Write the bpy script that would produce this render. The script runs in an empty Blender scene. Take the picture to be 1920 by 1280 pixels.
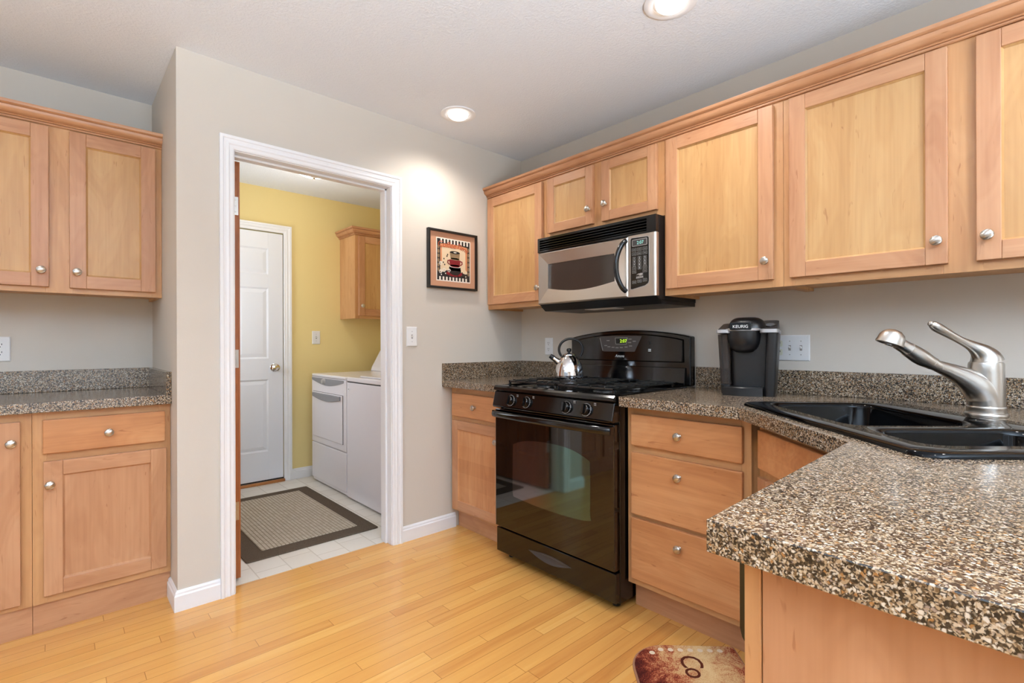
import bpy, bmesh, math, random
from mathutils import Vector, Matrix
from mathutils.geometry import tessellate_polygon

random.seed(7)
SC = bpy.context.scene
COL = SC.collection
PI = math.pi
R2 = 2 ** 0.5

# ------------------------------------------------------------------ camera
YAW, ROLL = 0.8298, -0.0031
cam_d = bpy.data.cameras.new('camera')
cam = bpy.data.objects.new('camera', cam_d)
COL.objects.link(cam)
SC.camera = cam
fw = Vector((-math.sin(YAW), math.cos(YAW), 0))
rt = Vector((math.cos(YAW), math.sin(YAW), 0))
up = Vector((0, 0, 1))
rr = math.cos(ROLL) * rt + math.sin(ROLL) * up
uu = -math.sin(ROLL) * rt + math.cos(ROLL) * up
m = Matrix((rr, uu, -fw)).transposed().to_4x4()
m.translation = Vector((2.5715, -2.4444, 1.154))
cam.matrix_world = m
cam_d.sensor_width = 36.0
cam_d.lens = 936.46 / 1920 * 36
cam_d.shift_y = 2.34 / 1920
cam_d.clip_start = 0.02

# ------------------------------------------------------------------ view, world, daylight
SC.view_settings.view_transform = 'Standard'
SC.view_settings.look = 'None'
SC.view_settings.gamma = 1.0
SC.view_settings.use_curve_mapping = False
SC.view_settings.exposure = -0.2
w = bpy.data.worlds.new('sky')
SC.world = w
w.use_nodes = True
w.node_tree.nodes['Background'].inputs[0].default_value = (0.80, 0.90, 1.0, 1)
w.node_tree.nodes['Background'].inputs[1].default_value = 0.6


def area(name, loc, direction, sx, sy, power, color, spread=PI):
    l = bpy.data.lights.new(name, 'AREA')
    l.shape = 'RECTANGLE'
    l.size, l.size_y = sx, sy
    l.energy = power
    l.color = color
    l.spread = spread
    o = bpy.data.objects.new(name, l)
    COL.objects.link(o)
    o.location = loc
    o.rotation_euler = Vector(direction).to_track_quat('-Z', 'Y').to_euler()
    return o


DAY = (0.86, 0.93, 1.0)
# daylight entering through the patio door (east) and north-east window; two added fills for the ceiling
area('daylight_patio_door', (5.36, -2.5, 1.08), (-1, 0, 0), 1.75, 1.9, 16, DAY)
area('ceiling_fill_east', (5.34, -2.5, 1.0), (-1, 0.1, 1.7), 1.75, 1.6, 410, (0.66, 0.83, 1.0), math.radians(100))  # added fill lamp, tilted up with a narrow spread to brighten the ceiling
area('ceiling_fill_south', (2.3, -5.34, 1.3), (-0.1, 1, 1.7), 2.6, 1.4, 130, (0.66, 0.83, 1.0), math.radians(100))  # second added ceiling fill, aimed up from outside the south opening
area('daylight_north_window', (4.2, 0.16, 1.55), (0, -1, 0), 1.3, 1.1, 24, DAY)
area('daylight_laundry_window', (-1.36, -2.0, 1.5), (0, 1, 0.1), 0.6, 0.95, 11, DAY)


# ------------------------------------------------------------------ materials
def lin(c):
    return tuple(((x / 255) / 12.92 if x / 255 <= 0.04045 else ((x / 255 + 0.055) / 1.055) ** 2.4) for x in c)


def rgba(c):
    return (*lin(c), 1.0)


class NT:
    def __init__(self, name):
        self.m = bpy.data.materials.new(name)
        self.m.use_nodes = True
        self.t = self.m.node_tree
        self.b = self.t.nodes['Principled BSDF']

    def n(self, typ, ins=None, **attrs):
        nd = self.t.nodes.new(typ)
        for k, v in attrs.items():
            setattr(nd, k, v)
        for k, v in (ins or {}).items():
            if isinstance(v, bpy.types.NodeSocket):
                self.t.links.new(v, nd.inputs[k])
            else:
                nd.inputs[k].default_value = v
        return nd

    def set(self, **kw):
        for k, v in kw.items():
            k = {'color': 'Base Color', 'rough': 'Roughness', 'metal': 'Metallic', 'spec': 'Specular IOR Level',
                 'coat': 'Coat Weight', 'coat_rough': 'Coat Roughness', 'normal': 'Normal', 'ior': 'IOR',
                 'trans': 'Transmission Weight', 'emit': 'Emission Color', 'estr': 'Emission Strength',
                 'film': 'Thin Film Thickness', 'film_ior': 'Thin Film IOR', 'tint': 'Specular Tint', 'alpha': 'Alpha',
                 'aniso': 'Anisotropic'}[k]
            if isinstance(v, bpy.types.NodeSocket):
                self.t.links.new(v, self.b.inputs[k])
            else:
                self.b.inputs[k].default_value = v
        return self

    def math(self, op, a, b=0.0):
        return self.n('ShaderNodeMath', {0: a, 1: b}, operation=op).outputs[0]

    def ramp(self, fac, stops, interp='LINEAR'):
        r = self.n('ShaderNodeValToRGB', {0: fac})
        r.color_ramp.interpolation = interp
        e = r.color_ramp.elements
        while len(e) < len(stops):
            e.new(0.5)
        for i, (p, c) in enumerate(stops):
            e[i].position = p
            e[i].color = rgba(c)
        return r.outputs[0]

    def bump(self, h, strength, dist=0.01):
        return self.n('ShaderNodeBump', {'Height': h, 'Strength': strength, 'Distance': dist}).outputs[0]

    def coord(self, scale=(1, 1, 1), rnd=True, rot=(0, 0, 0)):
        tc = self.n('ShaderNodeTexCoord').outputs['Object']
        mp = self.n('ShaderNodeMapping', {'Vector': tc, 'Scale': scale, 'Rotation': rot})
        if rnd:
            oi = self.n('ShaderNodeObjectInfo').outputs['Random']
            k = self.n('ShaderNodeVectorMath', {0: (13.7, 7.3, 5.1)}, operation='SCALE')
            self.t.links.new(oi, k.inputs['Scale'])
            return self.n('ShaderNodeVectorMath', {0: mp.outputs[0], 1: k.outputs[0]}, operation='ADD').outputs[0]
        return mp.outputs[0]


def plain(name, c, rough=0.5, **kw):
    return NT(name).set(color=rgba(c), rough=rough, **kw).m


def wood(name, c1, c2, c3, axis, rough=0.36, plank=None):
    """plank: letter of the axis across which glued-up boards change tone"""
    t = NT(name)
    def sc(al, ac):
        return {'x': (al, ac, ac), 'y': (ac, al, ac), 'z': (ac, ac, al)}[axis]
    n1 = t.n('ShaderNodeTexNoise', {'Vector': t.coord(sc(1.5, 26)), 'Scale': 1.0, 'Detail': 4.0, 'Distortion': 0.6}).outputs[0]
    n2 = t.n('ShaderNodeTexNoise', {'Vector': t.coord(sc(1.7, 5.5)), 'Scale': 1.0, 'Detail': 2.0, 'Distortion': 1.2}).outputs[0]
    n3 = t.n('ShaderNodeTexNoise', {'Vector': t.coord(sc(3, 90)), 'Scale': 1.0, 'Detail': 2.0}).outputs[0]
    n4 = t.n('ShaderNodeTexNoise', {'Vector': t.coord(sc(11, 70)), 'Scale': 1.0, 'Detail': 1.0, 'Distortion': 1.0}).outputs[0]
    # growth-ring contour lines of the broad figure
    ring = t.math('PINGPONG', t.math('MULTIPLY', n2, 9.0), 0.5)
    f = t.math('ADD', t.math('ADD', t.math('MULTIPLY', n1, 0.22), t.math('MULTIPLY', n2, 0.68)), t.math('MULTIPLY', ring, 0.16))
    if plank:
        cz = t.n('ShaderNodeSeparateXYZ', {0: t.coord((1, 1, 1))}).outputs['xyz'.index(plank)]
        wn_ = t.n('ShaderNodeTexWhiteNoise', {'W': t.math('FLOOR', t.math('DIVIDE', cz, 0.083))}, noise_dimensions='1D').outputs[0]
        f = t.math('ADD', f, t.math('MULTIPLY', t.math('SUBTRACT', wn_, 0.5), 0.22))
    base = t.ramp(f, [(0.28, c3), (0.5, c1), (0.72, c2)])
    fine = t.ramp(n3, [(0.3, (238, 232, 226)), (0.62, (255, 255, 255))])
    fleck = t.ramp(n4, [(0.70, (255, 255, 255)), (0.78, (206, 180, 160))])
    for lay in (fine, fleck):
        mx = t.n('ShaderNodeMix', {'Factor': 0.6}, data_type='RGBA', blend_type='MULTIPLY')
        t.t.links.new(base, mx.inputs[6])
        t.t.links.new(lay, mx.inputs[7])
        base = mx.outputs[2]
    t.set(color=base, rough=rough, spec=0.45)
    return t.m


M = {}
FR = ((192, 141, 103), (202, 154, 116), (176, 123, 87))
PN = ((196, 152, 100), (204, 164, 112), (184, 138, 88))
for ax in 'xyz':
    M['frame_' + ax] = wood('maple_frame_' + ax, *FR, ax)
    M['slab_' + ax] = wood('maple_slab_' + ax, (200, 140, 92), (211, 156, 108), (182, 121, 76), ax, plank='z')  # same maple made redder: warm bounce off the floor put into the colour
    M['stile_' + ax] = wood('maple_stile_' + ax, (198, 148, 100), (208, 160, 112), (184, 132, 88), ax)
    M['panel_' + ax] = wood('maple_panel_' + ax, *PN, ax)
M['carcass'] = wood('maple_carcass', (208, 160, 112), (216, 172, 126), (194, 144, 98), 'z', 0.45)
M['doorwood'] = wood('oak_door', (168, 98, 52), (184, 112, 62), (146, 82, 42), 'z', 0.4)

# floor: strip oak, boards along y
t = NT('oak_strip_floor')
tc = t.n('ShaderNodeTexCoord').outputs['Object']
sep = t.n('ShaderNodeSeparateXYZ', {0: tc})
W_ = 0.057
xr = t.math('DIVIDE', sep.outputs[0], W_)
row = t.math('FLOOR', xr)
fx = t.math('FRACT', xr)
sh = t.n('ShaderNodeTexWhiteNoise', {'W': row}, noise_dimensions='1D').outputs[0]
yy = t.math('ADD', t.math('DIVIDE', sep.outputs[1], 1.0), t.math('MULTIPLY', sh, 9.0))
seg = t.math('FLOOR', yy)
fy = t.math('FRACT', yy)
cv = t.n('ShaderNodeCombineXYZ', {0: row, 1: seg, 2: 0.0}).outputs[0]
wn = t.n('ShaderNodeTexWhiteNoise', {'Vector': cv}, noise_dimensions='2D')
off = t.n('ShaderNodeVectorMath', {0: wn.outputs[1], 'Scale': 7.0}, operation='SCALE').outputs[0]
mp = t.n('ShaderNodeMapping', {'Vector': tc, 'Scale': (34, 1.7, 1)}).outputs[0]
vv = t.n('ShaderNodeVectorMath', {0: mp, 1: off}, operation='ADD').outputs[0]
g1 = t.n('ShaderNodeTexNoise', {'Vector': vv, 'Scale': 1.0, 'Detail': 5.0, 'Distortion': 1.0}).outputs[0]
f = t.math('ADD', t.math('MULTIPLY', wn.outputs[0], 0.46), t.math('MULTIPLY', g1, 0.62))
c = t.ramp(f, [(0.15, (188, 124, 62)), (0.42, (210, 150, 80)), (0.68, (217, 160, 86)), (0.95, (226, 175, 102))])
ex = t.math('MINIMUM', fx, t.math('SUBTRACT', 1.0, fx))
gx = t.math('LESS_THAN', ex, 0.018)
ey = t.math('MINIMUM', fy, t.math('SUBTRACT', 1.0, fy))
gy = t.math('LESS_THAN', ey, 0.0011)
gap = t.math('MAXIMUM', gx, gy)
mx = t.n('ShaderNodeMix', {'Factor': t.math('MULTIPLY', gap, 0.7)}, data_type='RGBA')
t.t.links.new(c, mx.inputs[6])
mx.inputs[7].default_value = rgba((128, 78, 34))
t.set(color=mx.outputs[2], rough=0.19, spec=0.6)
M['oak'] = t.m

# laundry vinyl tile
t = NT('vinyl_tile')
co = t.coord((1, 1, 1), rnd=False)
bk = t.n('ShaderNodeTexBrick', {'Vector': co, 'Color1': rgba((222, 214, 202)), 'Color2': rgba((232, 226, 216)),
                                'Mortar': rgba((200, 190, 176)), 'Scale': 1.0, 'Mortar Size': 0.003,
                                'Brick Width': 0.155, 'Row Height': 0.155}, offset=0.5)
t.set(color=bk.outputs[0], rough=0.35)
M['vinyl'] = t.m

# quartz / granite worktop
t = NT('speckled_granite')
co = t.coord((1, 1, 1), rnd=False)
dn = t.n('ShaderNodeTexNoise', {'Vector': co, 'Scale': 160.0, 'Detail': 2.0}).outputs[1]
dv = t.n('ShaderNodeVectorMath', {0: dn, 'Scale': 0.004}, operation='SCALE').outputs[0]
cd = t.n('ShaderNodeVectorMath', {0: co, 1: dv}, operation='ADD').outputs[0]


def pebbles(scale, stops, ch):
    v = t.n('ShaderNodeTexVoronoi', {'Vector': cd, 'Scale': scale})
    e = t.n('ShaderNodeTexVoronoi', {'Vector': cd, 'Scale': scale}, feature='DISTANCE_TO_EDGE')
    s_ = t.n('ShaderNodeSeparateColor', {0: v.outputs['Color']}).outputs[ch]
    return t.ramp(s_, stops, 'CONSTANT'), e.outputs['Distance']


c1, e1_ = pebbles(235.0, [(0.0, (20, 20, 22)), (0.24, (54, 43, 35)), (0.36, (104, 80, 54)), (0.46, (152, 106, 60)), (0.52, (162, 136, 106)),
                          (0.64, (184, 164, 140)), (0.82, (204, 192, 176)), (0.93, (146, 126, 114))], 0)
c2, e2_ = pebbles(470.0, [(0.0, (24, 22, 22)), (0.40, (84, 66, 48)), (0.64, (154, 130, 102)), (0.88, (190, 174, 154))], 1)
edge_ = t.n('ShaderNodeMapRange', {'Value': e1_, 'From Min': 0.04, 'From Max': 0.26, 'To Min': 1.0, 'To Max': 0.0}).outputs[0]
mx = t.n('ShaderNodeMix', {'Factor': edge_}, data_type='RGBA')
t.t.links.new(c1, mx.inputs[6])
t.t.links.new(c2, mx.inputs[7])
t.set(color=mx.outputs[2], rough=0.15, spec=0.75)
M['granite'] = t.m


def paint(name, c, bs=0.06, scale=160):
    t = NT(name)
    n = t.n('ShaderNodeTexNoise', {'Vector': t.coord(rnd=False), 'Scale': float(scale), 'Detail': 3.0}).outputs[0]
    t.set(color=rgba(c), rough=0.62, normal=t.bump(n, bs, 0.004), spec=0.35)
    return t.m


M['greige'] = paint('greige_paint', (206, 197, 185))
M['yellow'] = paint('yellow_paint', (236, 214, 150))
M['white_trim'] = plain('white_trim_paint', (236, 236, 238), 0.35)
M['white_door'] = plain('white_door_paint', (230, 232, 238), 0.38)
t = NT('knockdown_ceiling')
n = t.n('ShaderNodeTexNoise', {'Vector': t.coord((1, 1, 1), rnd=False), 'Scale': 95.0, 'Detail': 3.0, 'Distortion': 0.5}).outputs[0]
n = t.ramp(n, [(0.42, (0, 0, 0)), (0.62, (255, 255, 255))])
t.set(color=rgba((230, 234, 240)), rough=0.8, normal=t.bump(n, 0.22, 0.005), spec=0.2)
M['ceiling'] = t.m

M['nickel'] = plain('brushed_nickel', (196, 190, 182), 0.28, metal=1.0)
t = NT('brushed_faucet_nickel')
n = t.n('ShaderNodeTexNoise', {'Vector': t.coord((300, 300, 20)), 'Scale': 1.0, 'Detail': 2.0}).outputs[0]
t.set(color=rgba((190, 186, 180)), metal=1.0, rough=0.3, normal=t.bump(n, 0.05, 0.001))
M['faucet'] = t.m
M['chrome'] = plain('polished_steel', (224, 224, 226), 0.06, metal=1.0)
t = NT('stainless')
n = t.n('ShaderNodeTexNoise', {'Vector': t.coord((6, 400, 400)), 'Scale': 1.0, 'Detail': 2.0}).outputs[0]
t.set(color=rgba((206, 198, 188)), metal=1.0, rough=0.32, normal=t.bump(n, 0.06, 0.001))
M['stainless'] = t.m
M['blackgloss'] = plain('gloss_black_enamel', (9, 9, 10), 0.1, spec=0.6)
M['blackglass'] = plain('black_oven_glass', (7, 7, 8), 0.03, spec=0.75)
t = NT('coated_oven_window')   # reflective coating, rosy on the left and green on the right
ox = t.n('ShaderNodeSeparateXYZ', {0: t.n('ShaderNodeTexCoord').outputs['Generated']}).outputs[0]
t.set(color=rgba((30, 28, 28)), rough=0.05, ior=2.4, tint=t.ramp(ox, [(0.3, (255, 236, 238)), (0.62, (190, 240, 224))]))
M['ovenwindow'] = t.m
M['mwwindow'] = NT('microwave_window').set(color=rgba((58, 52, 48)), rough=0.06, spec=0.9).m
M['blackmatte'] = plain('matte_black_plastic', (16, 16, 17), 0.42)
M['keurigblack'] = plain('satin_black_plastic', (20, 20, 22), 0.33)
M['iron'] = plain('cast_iron', (20, 23, 24), 0.24, spec=0.7)
M['darkgrey'] = plain('dark_grey_plastic', (62, 58, 58), 0.35)
M['displaypanel'] = plain('grey_control_panel', (74, 68, 66), 0.3)
M['silver'] = plain('silver_plastic', (188, 188, 190), 0.3, metal=0.6)
M['greyplastic'] = plain('grey_appliance_plastic', (138, 138, 142), 0.35)
M['enamel'] = plain('white_enamel', (232, 228, 232), 0.16)
M['whiteplastic'] = plain('white_plastic', (232, 232, 232), 0.35)
M['ivory'] = plain('ivory_plastic', (222, 222, 204), 0.35)
M['slot'] = plain('dark_slot', (22, 20, 18), 0.6)
M['sink'] = plain('black_composite_sink', (3, 3, 4), 0.06, spec=0.18)
M['print_white'] = plain('white_print', (225, 225, 225), 0.5)
M['print_grey'] = plain('grey_print', (150, 146, 142), 0.5)
M['smoked'] = NT('smoked_plastic').set(color=rgba((120, 112, 108)), rough=0.06, trans=0.85, ior=1.25).m
M['bulb'] = NT('lamp_glow').set(color=(1, 1, 1, 1), emit=(1.0, 0.95, 0.86, 1), estr=2.6).m
M['dome'] = NT('lit_dome_glass').set(color=(1, 1, 1, 1), emit=(1.0, 0.96, 0.9, 1), estr=2.6).m
M['led_green'] = NT('green_digits').set(color=(0, 0, 0, 1), emit=(0.62, 1.0, 0.04, 1), estr=1.6).m
M['led_cyan'] = NT('cyan_digits').set(color=(0, 0, 0, 1), emit=(0.4, 0.95, 0.85, 1), estr=1.1).m
M['threshold'] = wood('oak_threshold', (176, 116, 62), (190, 130, 74), (160, 100, 50), 'y')
M['subfloor_dark'] = plain('dark_seal', (30, 27, 24), 0.7)

t = NT('beige_loop_rug')
co = t.coord((1, 1, 1), rnd=False)
bk = t.n('ShaderNodeTexBrick', {'Vector': co, 'Color1': rgba((196, 182, 162)), 'Color2': rgba((214, 202, 184)),
                                'Mortar': rgba((158, 143, 124)), 'Scale': 1.0, 'Mortar Size': 0.0035, 'Mortar Smooth': 0.6,
                                'Brick Width': 0.021, 'Row Height': 0.021}, offset=0.0)
n = t.n('ShaderNodeTexNoise', {'Vector': co, 'Scale': 300.0, 'Detail': 2.0}).outputs[0]
h = t.math('ADD', t.math('SUBTRACT', 1.0, bk.outputs[1]), t.math('MULTIPLY', n, 0.4))
t.set(color=bk.outputs[0], rough=0.95, normal=t.bump(h, 0.9, 0.006), spec=0.1)
M['rug_loop'] = t.m
t = NT('brown_rug_border')
n = t.n('ShaderNodeTexNoise', {'Vector': t.coord(rnd=False), 'Scale': 350.0, 'Detail': 2.0}).outputs[0]
t.set(color=t.ramp(n, [(0.35, (78, 66, 54)), (0.65, (110, 96, 82))]), rough=0.95, normal=t.bump(n, 0.5, 0.004), spec=0.1)
M['rug_brown'] = t.m
t = NT('patterned_mat_pile')
co = t.coord(rnd=False)
n1 = t.n('ShaderNodeTexNoise', {'Vector': co, 'Scale': 9.0, 'Detail': 8.0, 'Roughness': 0.85, 'Distortion': 0.6}).outputs[0]
n2 = t.n('ShaderNodeTexNoise', {'Vector': co, 'Scale': 260.0, 'Detail': 2.0}).outputs[0]
sp = t.n('ShaderNodeSeparateXYZ', {0: co})
gr = t.math('SUBTRACT', 0.17, t.math('MULTIPLY', t.math('ABSOLUTE', t.math('SUBTRACT', sp.outputs[1], 0.07)), 1.7))
ff = t.math('ADD', t.math('ADD', t.math('MULTIPLY', n1, 1.1), gr), t.math('MULTIPLY', t.math('SUBTRACT', n2, 0.5), 0.45))
cc = t.ramp(ff, [(0.30, (78, 34, 30)), (0.42, (128, 56, 42)), (0.49, (178, 96, 66)), (0.57, (206, 158, 112)), (0.74, (226, 196, 146))])
t.set(color=cc, rough=0.95, normal=t.bump(n2, 0.7, 0.006), spec=0.08)
M['mat_pile'] = t.m
M['mat_dark'] = plain('dark_brown_pile', (92, 46, 34), 0.95, spec=0.05)
M['mat_white'] = plain('cream_pile', (226, 208, 184), 0.95, spec=0.05)
M['mat_edge'] = plain('tan_binding', (158, 112, 84), 0.9)


# ------------------------------------------------------------------ mesh helpers
def bm_new():
    return bmesh.new()


def box(bm, x0, x1, y0, y1, z0, z1, mi=0, F=None):
    pts = [(x, y, z) for x in (x0, x1) for y in (y0, y1) for z in (z0, z1)]
    v = [bm.verts.new(F(*p) if F else p) for p in pts]
    fs = []
    for idx in ((0, 1, 3, 2), (4, 6, 7, 5), (0, 4, 5, 1), (2, 3, 7, 6), (0, 2, 6, 4), (1, 5, 7, 3)):
        f = bm.faces.new([v[i] for i in idx])
        f.material_index = mi
        fs.append(f)
    return fs


def loops(bm, rings, close=True, cap=True, mi=0):
    """skin a list of equal-length vertex rings"""
    vr = [[bm.verts.new(p) for p in r] for r in rings]
    n = len(vr[0])
    for a, b in zip(vr[:-1], vr[1:]):
        for i in range(n if close else n - 1):
            j = (i + 1) % n
            f = bm.faces.new((a[i], a[j], b[j], b[i]))
            f.material_index = mi
    if cap and close:
        for r in (vr[0], vr[-1]):
            f = bm.faces.new(r)
            f.material_index = mi
    return vr


def prism(bm, poly, F, a, b, mi=0):
    """poly 2D (p,q) extruded from a to b; F(p,q,t)->world"""
    return loops(bm, [[F(p, q, a) for p, q in poly], [F(p, q, b) for p, q in poly]], mi=mi)


def basis(ax):
    ax = Vector(ax).normalized()
    h = Vector((0, 0, 1)) if abs(ax.z) < 0.9 else Vector((1, 0, 0))
    e1 = ax.cross(h).normalized()
    return e1, ax.cross(e1).normalized(), ax


def lathe(bm, origin, axis, prof, seg=24, mi=0, cap=True):
    """prof list of (r, t)"""
    o = Vector(origin)
    e1, e2, ax = basis(axis)
    rings = []
    for r, tt in prof:
        r = max(r, 1e-5)
        rings.append([o + ax * tt + (e1 * math.cos(a) + e2 * math.sin(a)) * r for a in [2 * PI * i / seg for i in range(seg)]])
    return loops(bm, rings, cap=cap, mi=mi)


def cyl(bm, p0, p1, r, seg=16, mi=0):
    d = Vector(p1) - Vector(p0)
    lathe(bm, p0, d, [(r, 0), (r, d.length)], seg, mi)


def tube(bm, pts, rad, seg=12, mi=0, cap=True, flat=1.0, upv=None):
    pts = [Vector(p) for p in pts]
    if not hasattr(rad, '__len__'):
        rad = [rad] * len(pts)
    rings = []
    e1 = None
    for i, p in enumerate(pts):
        tg = (pts[min(i + 1, len(pts) - 1)] - pts[max(i - 1, 0)]).normalized()
        if e1 is None:
            e1, e2, _ = basis(tg) if upv is None else (None, None, None)
            if upv is not None:
                e1 = Vector(upv)
                e1 = (e1 - tg * e1.dot(tg)).normalized()
        e1 = (e1 - tg * e1.dot(tg)).normalized()
        e2 = tg.cross(e1)
        rings.append([p + (e1 * math.cos(a) + e2 * math.sin(a) * flat) * rad[i] for a in [2 * PI * k / seg for k in range(seg)]])
    return loops(bm, rings, cap=cap, mi=mi)


def smooth_path(pts, n=6):
    """Catmull-Rom through points (any dimension, tuples)"""
    out = []
    P = [pts[0]] + list(pts) + [pts[-1]]
    for i in range(1, len(P) - 2):
        p0, p1, p2, p3 = P[i - 1], P[i], P[i + 1], P[i + 2]
        for k in range(n):
            s = k / n
            out.append(tuple(0.5 * (2 * b + (c - a) * s + (2 * a - 5 * b + 4 * c - d) * s * s + (-a + 3 * b - 3 * c + d) * s ** 3)
                             for a, b, c, d in zip(p0, p1, p2, p3)))
    out.append(tuple(pts[-1]))
    return out


def rrect(x0, x1, y0, y1, r, n=5):
    if not hasattr(r, '__len__'):
        r = (r,) * 4
    out = []
    for (cx, cy, a0, rad) in ((x1 - r[0], y0 + r[0], -PI / 2, r[0]), (x1 - r[1], y1 - r[1], 0, r[1]),
                              (x0 + r[2], y1 - r[2], PI / 2, r[2]), (x0 + r[3], y0 + r[3], PI, r[3])):
        for i in range(n + 1):
            a = a0 + PI / 2 * i / n
            out.append((cx + rad * math.cos(a), cy + rad * math.sin(a)))
    return out


def world_off(o):
    v = Vector((0, 0, 0))
    while o is not None:
        v = v + o.location
        o = o.parent
    return v


def obj(name, bm, mats, parent=None, bevel=0.0, smooth=None, local=False, seg=2):
    """link bm as one mesh object; coordinates are world unless local (relative to parent)"""
    bmesh.ops.recalc_face_normals(bm, faces=bm.faces)
    if parent is not None and not local:
        bmesh.ops.translate(bm, verts=bm.verts, vec=-world_off(parent))
    me = bpy.data.meshes.new(name)
    bm.to_mesh(me)
    bm.free()
    for mm in (mats if isinstance(mats, (list, tuple)) else [mats]):
        me.materials.append(M[mm])
    if smooth is not None:
        me.shade_smooth()
        me.set_sharp_from_angle(angle=math.radians(smooth))
    o = bpy.data.objects.new(name, me)
    COL.objects.link(o)
    if parent is not None:
        o.parent = parent
    if bevel:
        md = o.modifiers.new('bevel', 'BEVEL')
        md.width = bevel
        md.segments = seg
        md.limit_method = 'ANGLE'
        md.angle_limit = math.radians(40)
    return o


def thing(name, label, cat, loc=(0, 0, 0), rotz=0.0, group=None):
    o = bpy.data.objects.new(name, None)
    o.empty_display_size = 0.05
    COL.objects.link(o)
    o.location = loc
    o.rotation_euler = (0, 0, rotz)
    return tag(o, label, cat, group)


def tag(o, label, cat, group=None):
    o['label'] = label
    o['category'] = cat
    if group:
        o['group'] = group
    return o


def struct(name, bm, mats, bevel=0.0, parent=None, smooth=None):
    o = obj(name, bm, mats, parent, bevel, smooth)
    if parent is None:
        o['kind'] = 'structure'
    return o


def text_bm(s, size, extrude=0.0003, shear=0.0, align='CENTER', spacing=1.0):
    cu = bpy.data.curves.new('lettering', 'FONT')
    cu.body = s
    cu.size = size
    cu.extrude = extrude
    cu.shear = shear
    cu.align_x = align
    cu.align_y = 'CENTER'
    cu.space_character = spacing
    cu.resolution_u = 3
    o = bpy.data.objects.new('lettering', cu)
    COL.objects.link(o)
    bpy.context.view_layer.update()
    me = bpy.data.meshes.new_from_object(o.evaluated_get(bpy.context.evaluated_depsgraph_get()))
    bm = bmesh.new()
    bm.from_mesh(me)
    for f in bm.faces:
        f.material_index = 0
    bpy.data.objects.remove(o)
    bpy.data.curves.remove(cu)
    bpy.data.meshes.remove(me)
    return bm


def place(bm, origin, right, upv):
    r = Vector(right).normalized()
    u = Vector(upv).normalized()
    n = r.cross(u)
    mt = Matrix((r, u, n)).transposed().to_4x4()
    mt.translation = Vector(origin)
    bmesh.ops.transform(bm, matrix=mt, verts=bm.verts)
    return bm


def north(s, d, z):
    return (s, -d, z)


def west(s, d, z):
    return (d, s, z)


def diag(u, d, z):
    v = -d
    return ((u + v) / R2, (v - u) / R2, z)


def uvw(u, v, z=0.0):
    return ((u + v) / R2, (v - u) / R2, z)


ZC = 0.9245     # worktop height
H = 2.44        # ceiling height

# ------------------------------------------------------------------ the room
bm = bm_new()
box(bm, -0.072, 5.3, -5.3, 0.0, -0.05, 0.0)
box(bm, -0.726, -0.072, -5.3, -2.056, -0.05, 0.0)
struct('floor', bm, 'oak')
bm = bm_new()
box(bm, -1.95, -0.0725, -1.95, 0.0, -0.05, -0.001)
struct('floor_laundry', bm, 'vinyl')
bm = bm_new()
box(bm, -2.0, 5.4, -5.4, 0.12, H, H + 0.08)
struct('ceiling', bm, 'ceiling')
bm = bm_new()   # range wall with a window opening far to the right
box(bm, -0.12, 3.55, 0, 0.12, 0, H)
box(bm, 4.85, 5.42, 0, 0.12, 0, H)
box(bm, 3.55, 4.85, 0, 0.12, 0, 1.0)
box(bm, 3.55, 4.85, 0, 0.12, 2.1, H)
struct('wall_north', bm, 'greige')
OY0, OY1, OZ = -1.843, -1.0165, 2.058
bm = bm_new()


def wbox(x0, x1, y0, y1, z0, z1):
    for f_ in box(bm, x0, x1, y0, y1, z0, z1):
        c_ = f_.calc_center_median()
        if abs(c_.x - x0) < 1e-5 and x0 == -0.12:
            f_.material_index = 1


wbox(-0.12, 0, -2.056, OY0, 0, H)
wbox(-0.12, 0, OY1, 0.0, 0, H)
wbox(-0.12, 0, OY0, OY1, OZ, H)
for f_ in box(bm, -0.846, -0.12, -2.056, -1.95, 0, H):
    if f_.calc_center_median().y > -1.951:
        f_.material_index = 1
box(bm, -0.846, -0.726, -5.3, -2.056, 0, H)
struct('wall_west', bm, ['greige', 'yellow'])
bm = bm_new()
box(bm, -1.95, -1.83, -1.95, -1.853, 0, H)
box(bm, -1.95, -1.83, -1.024, 0.0, 0, H)
box(bm, -1.95, -1.83, -1.853, -1.024, 2.079, H)
struct('wall_laundry_west', bm, 'yellow')
bm = bm_new()
box(bm, -1.83, -0.12, -0.1, 0.0, 0, H)
struct('wall_laundry_north', bm, 'yellow')
bm = bm_new()
box(bm, -1.83, -1.68, -2.056, -1.95, 0, H)
box(bm, -1.04, -0.846, -2.056, -1.95, 0, H)
box(bm, -1.68, -1.04, -2.056, -1.95, 0, 1.0)
box(bm, -1.68, -1.04, -2.056, -1.95, 2.0, H)
struct('wall_laundry_south', bm, 'yellow')
bm = bm_new()   # east wall with patio door opening
box(bm, 5.3, 5.42, -5.3, -3.45, 0, H)
box(bm, 5.3, 5.42, -1.55, 0.0, 0, H)
box(bm, 5.3, 5.42, -3.45, -1.55, 2.1, H)
struct('wall_east', bm, 'greige')
bm = bm_new()   # south wall with window opening
box(bm, -0.726, 0.9, -5.42, -5.3, 0, H)
box(bm, 3.7, 5.42, -5.42, -5.3, 0, H)
box(bm, 0.9, 3.7, -5.42, -5.3, 0, 0.55)
box(bm, 0.9, 3.7, -5.42, -5.3, 2.15, H)
struct('wall_south', bm, 'greige')


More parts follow.
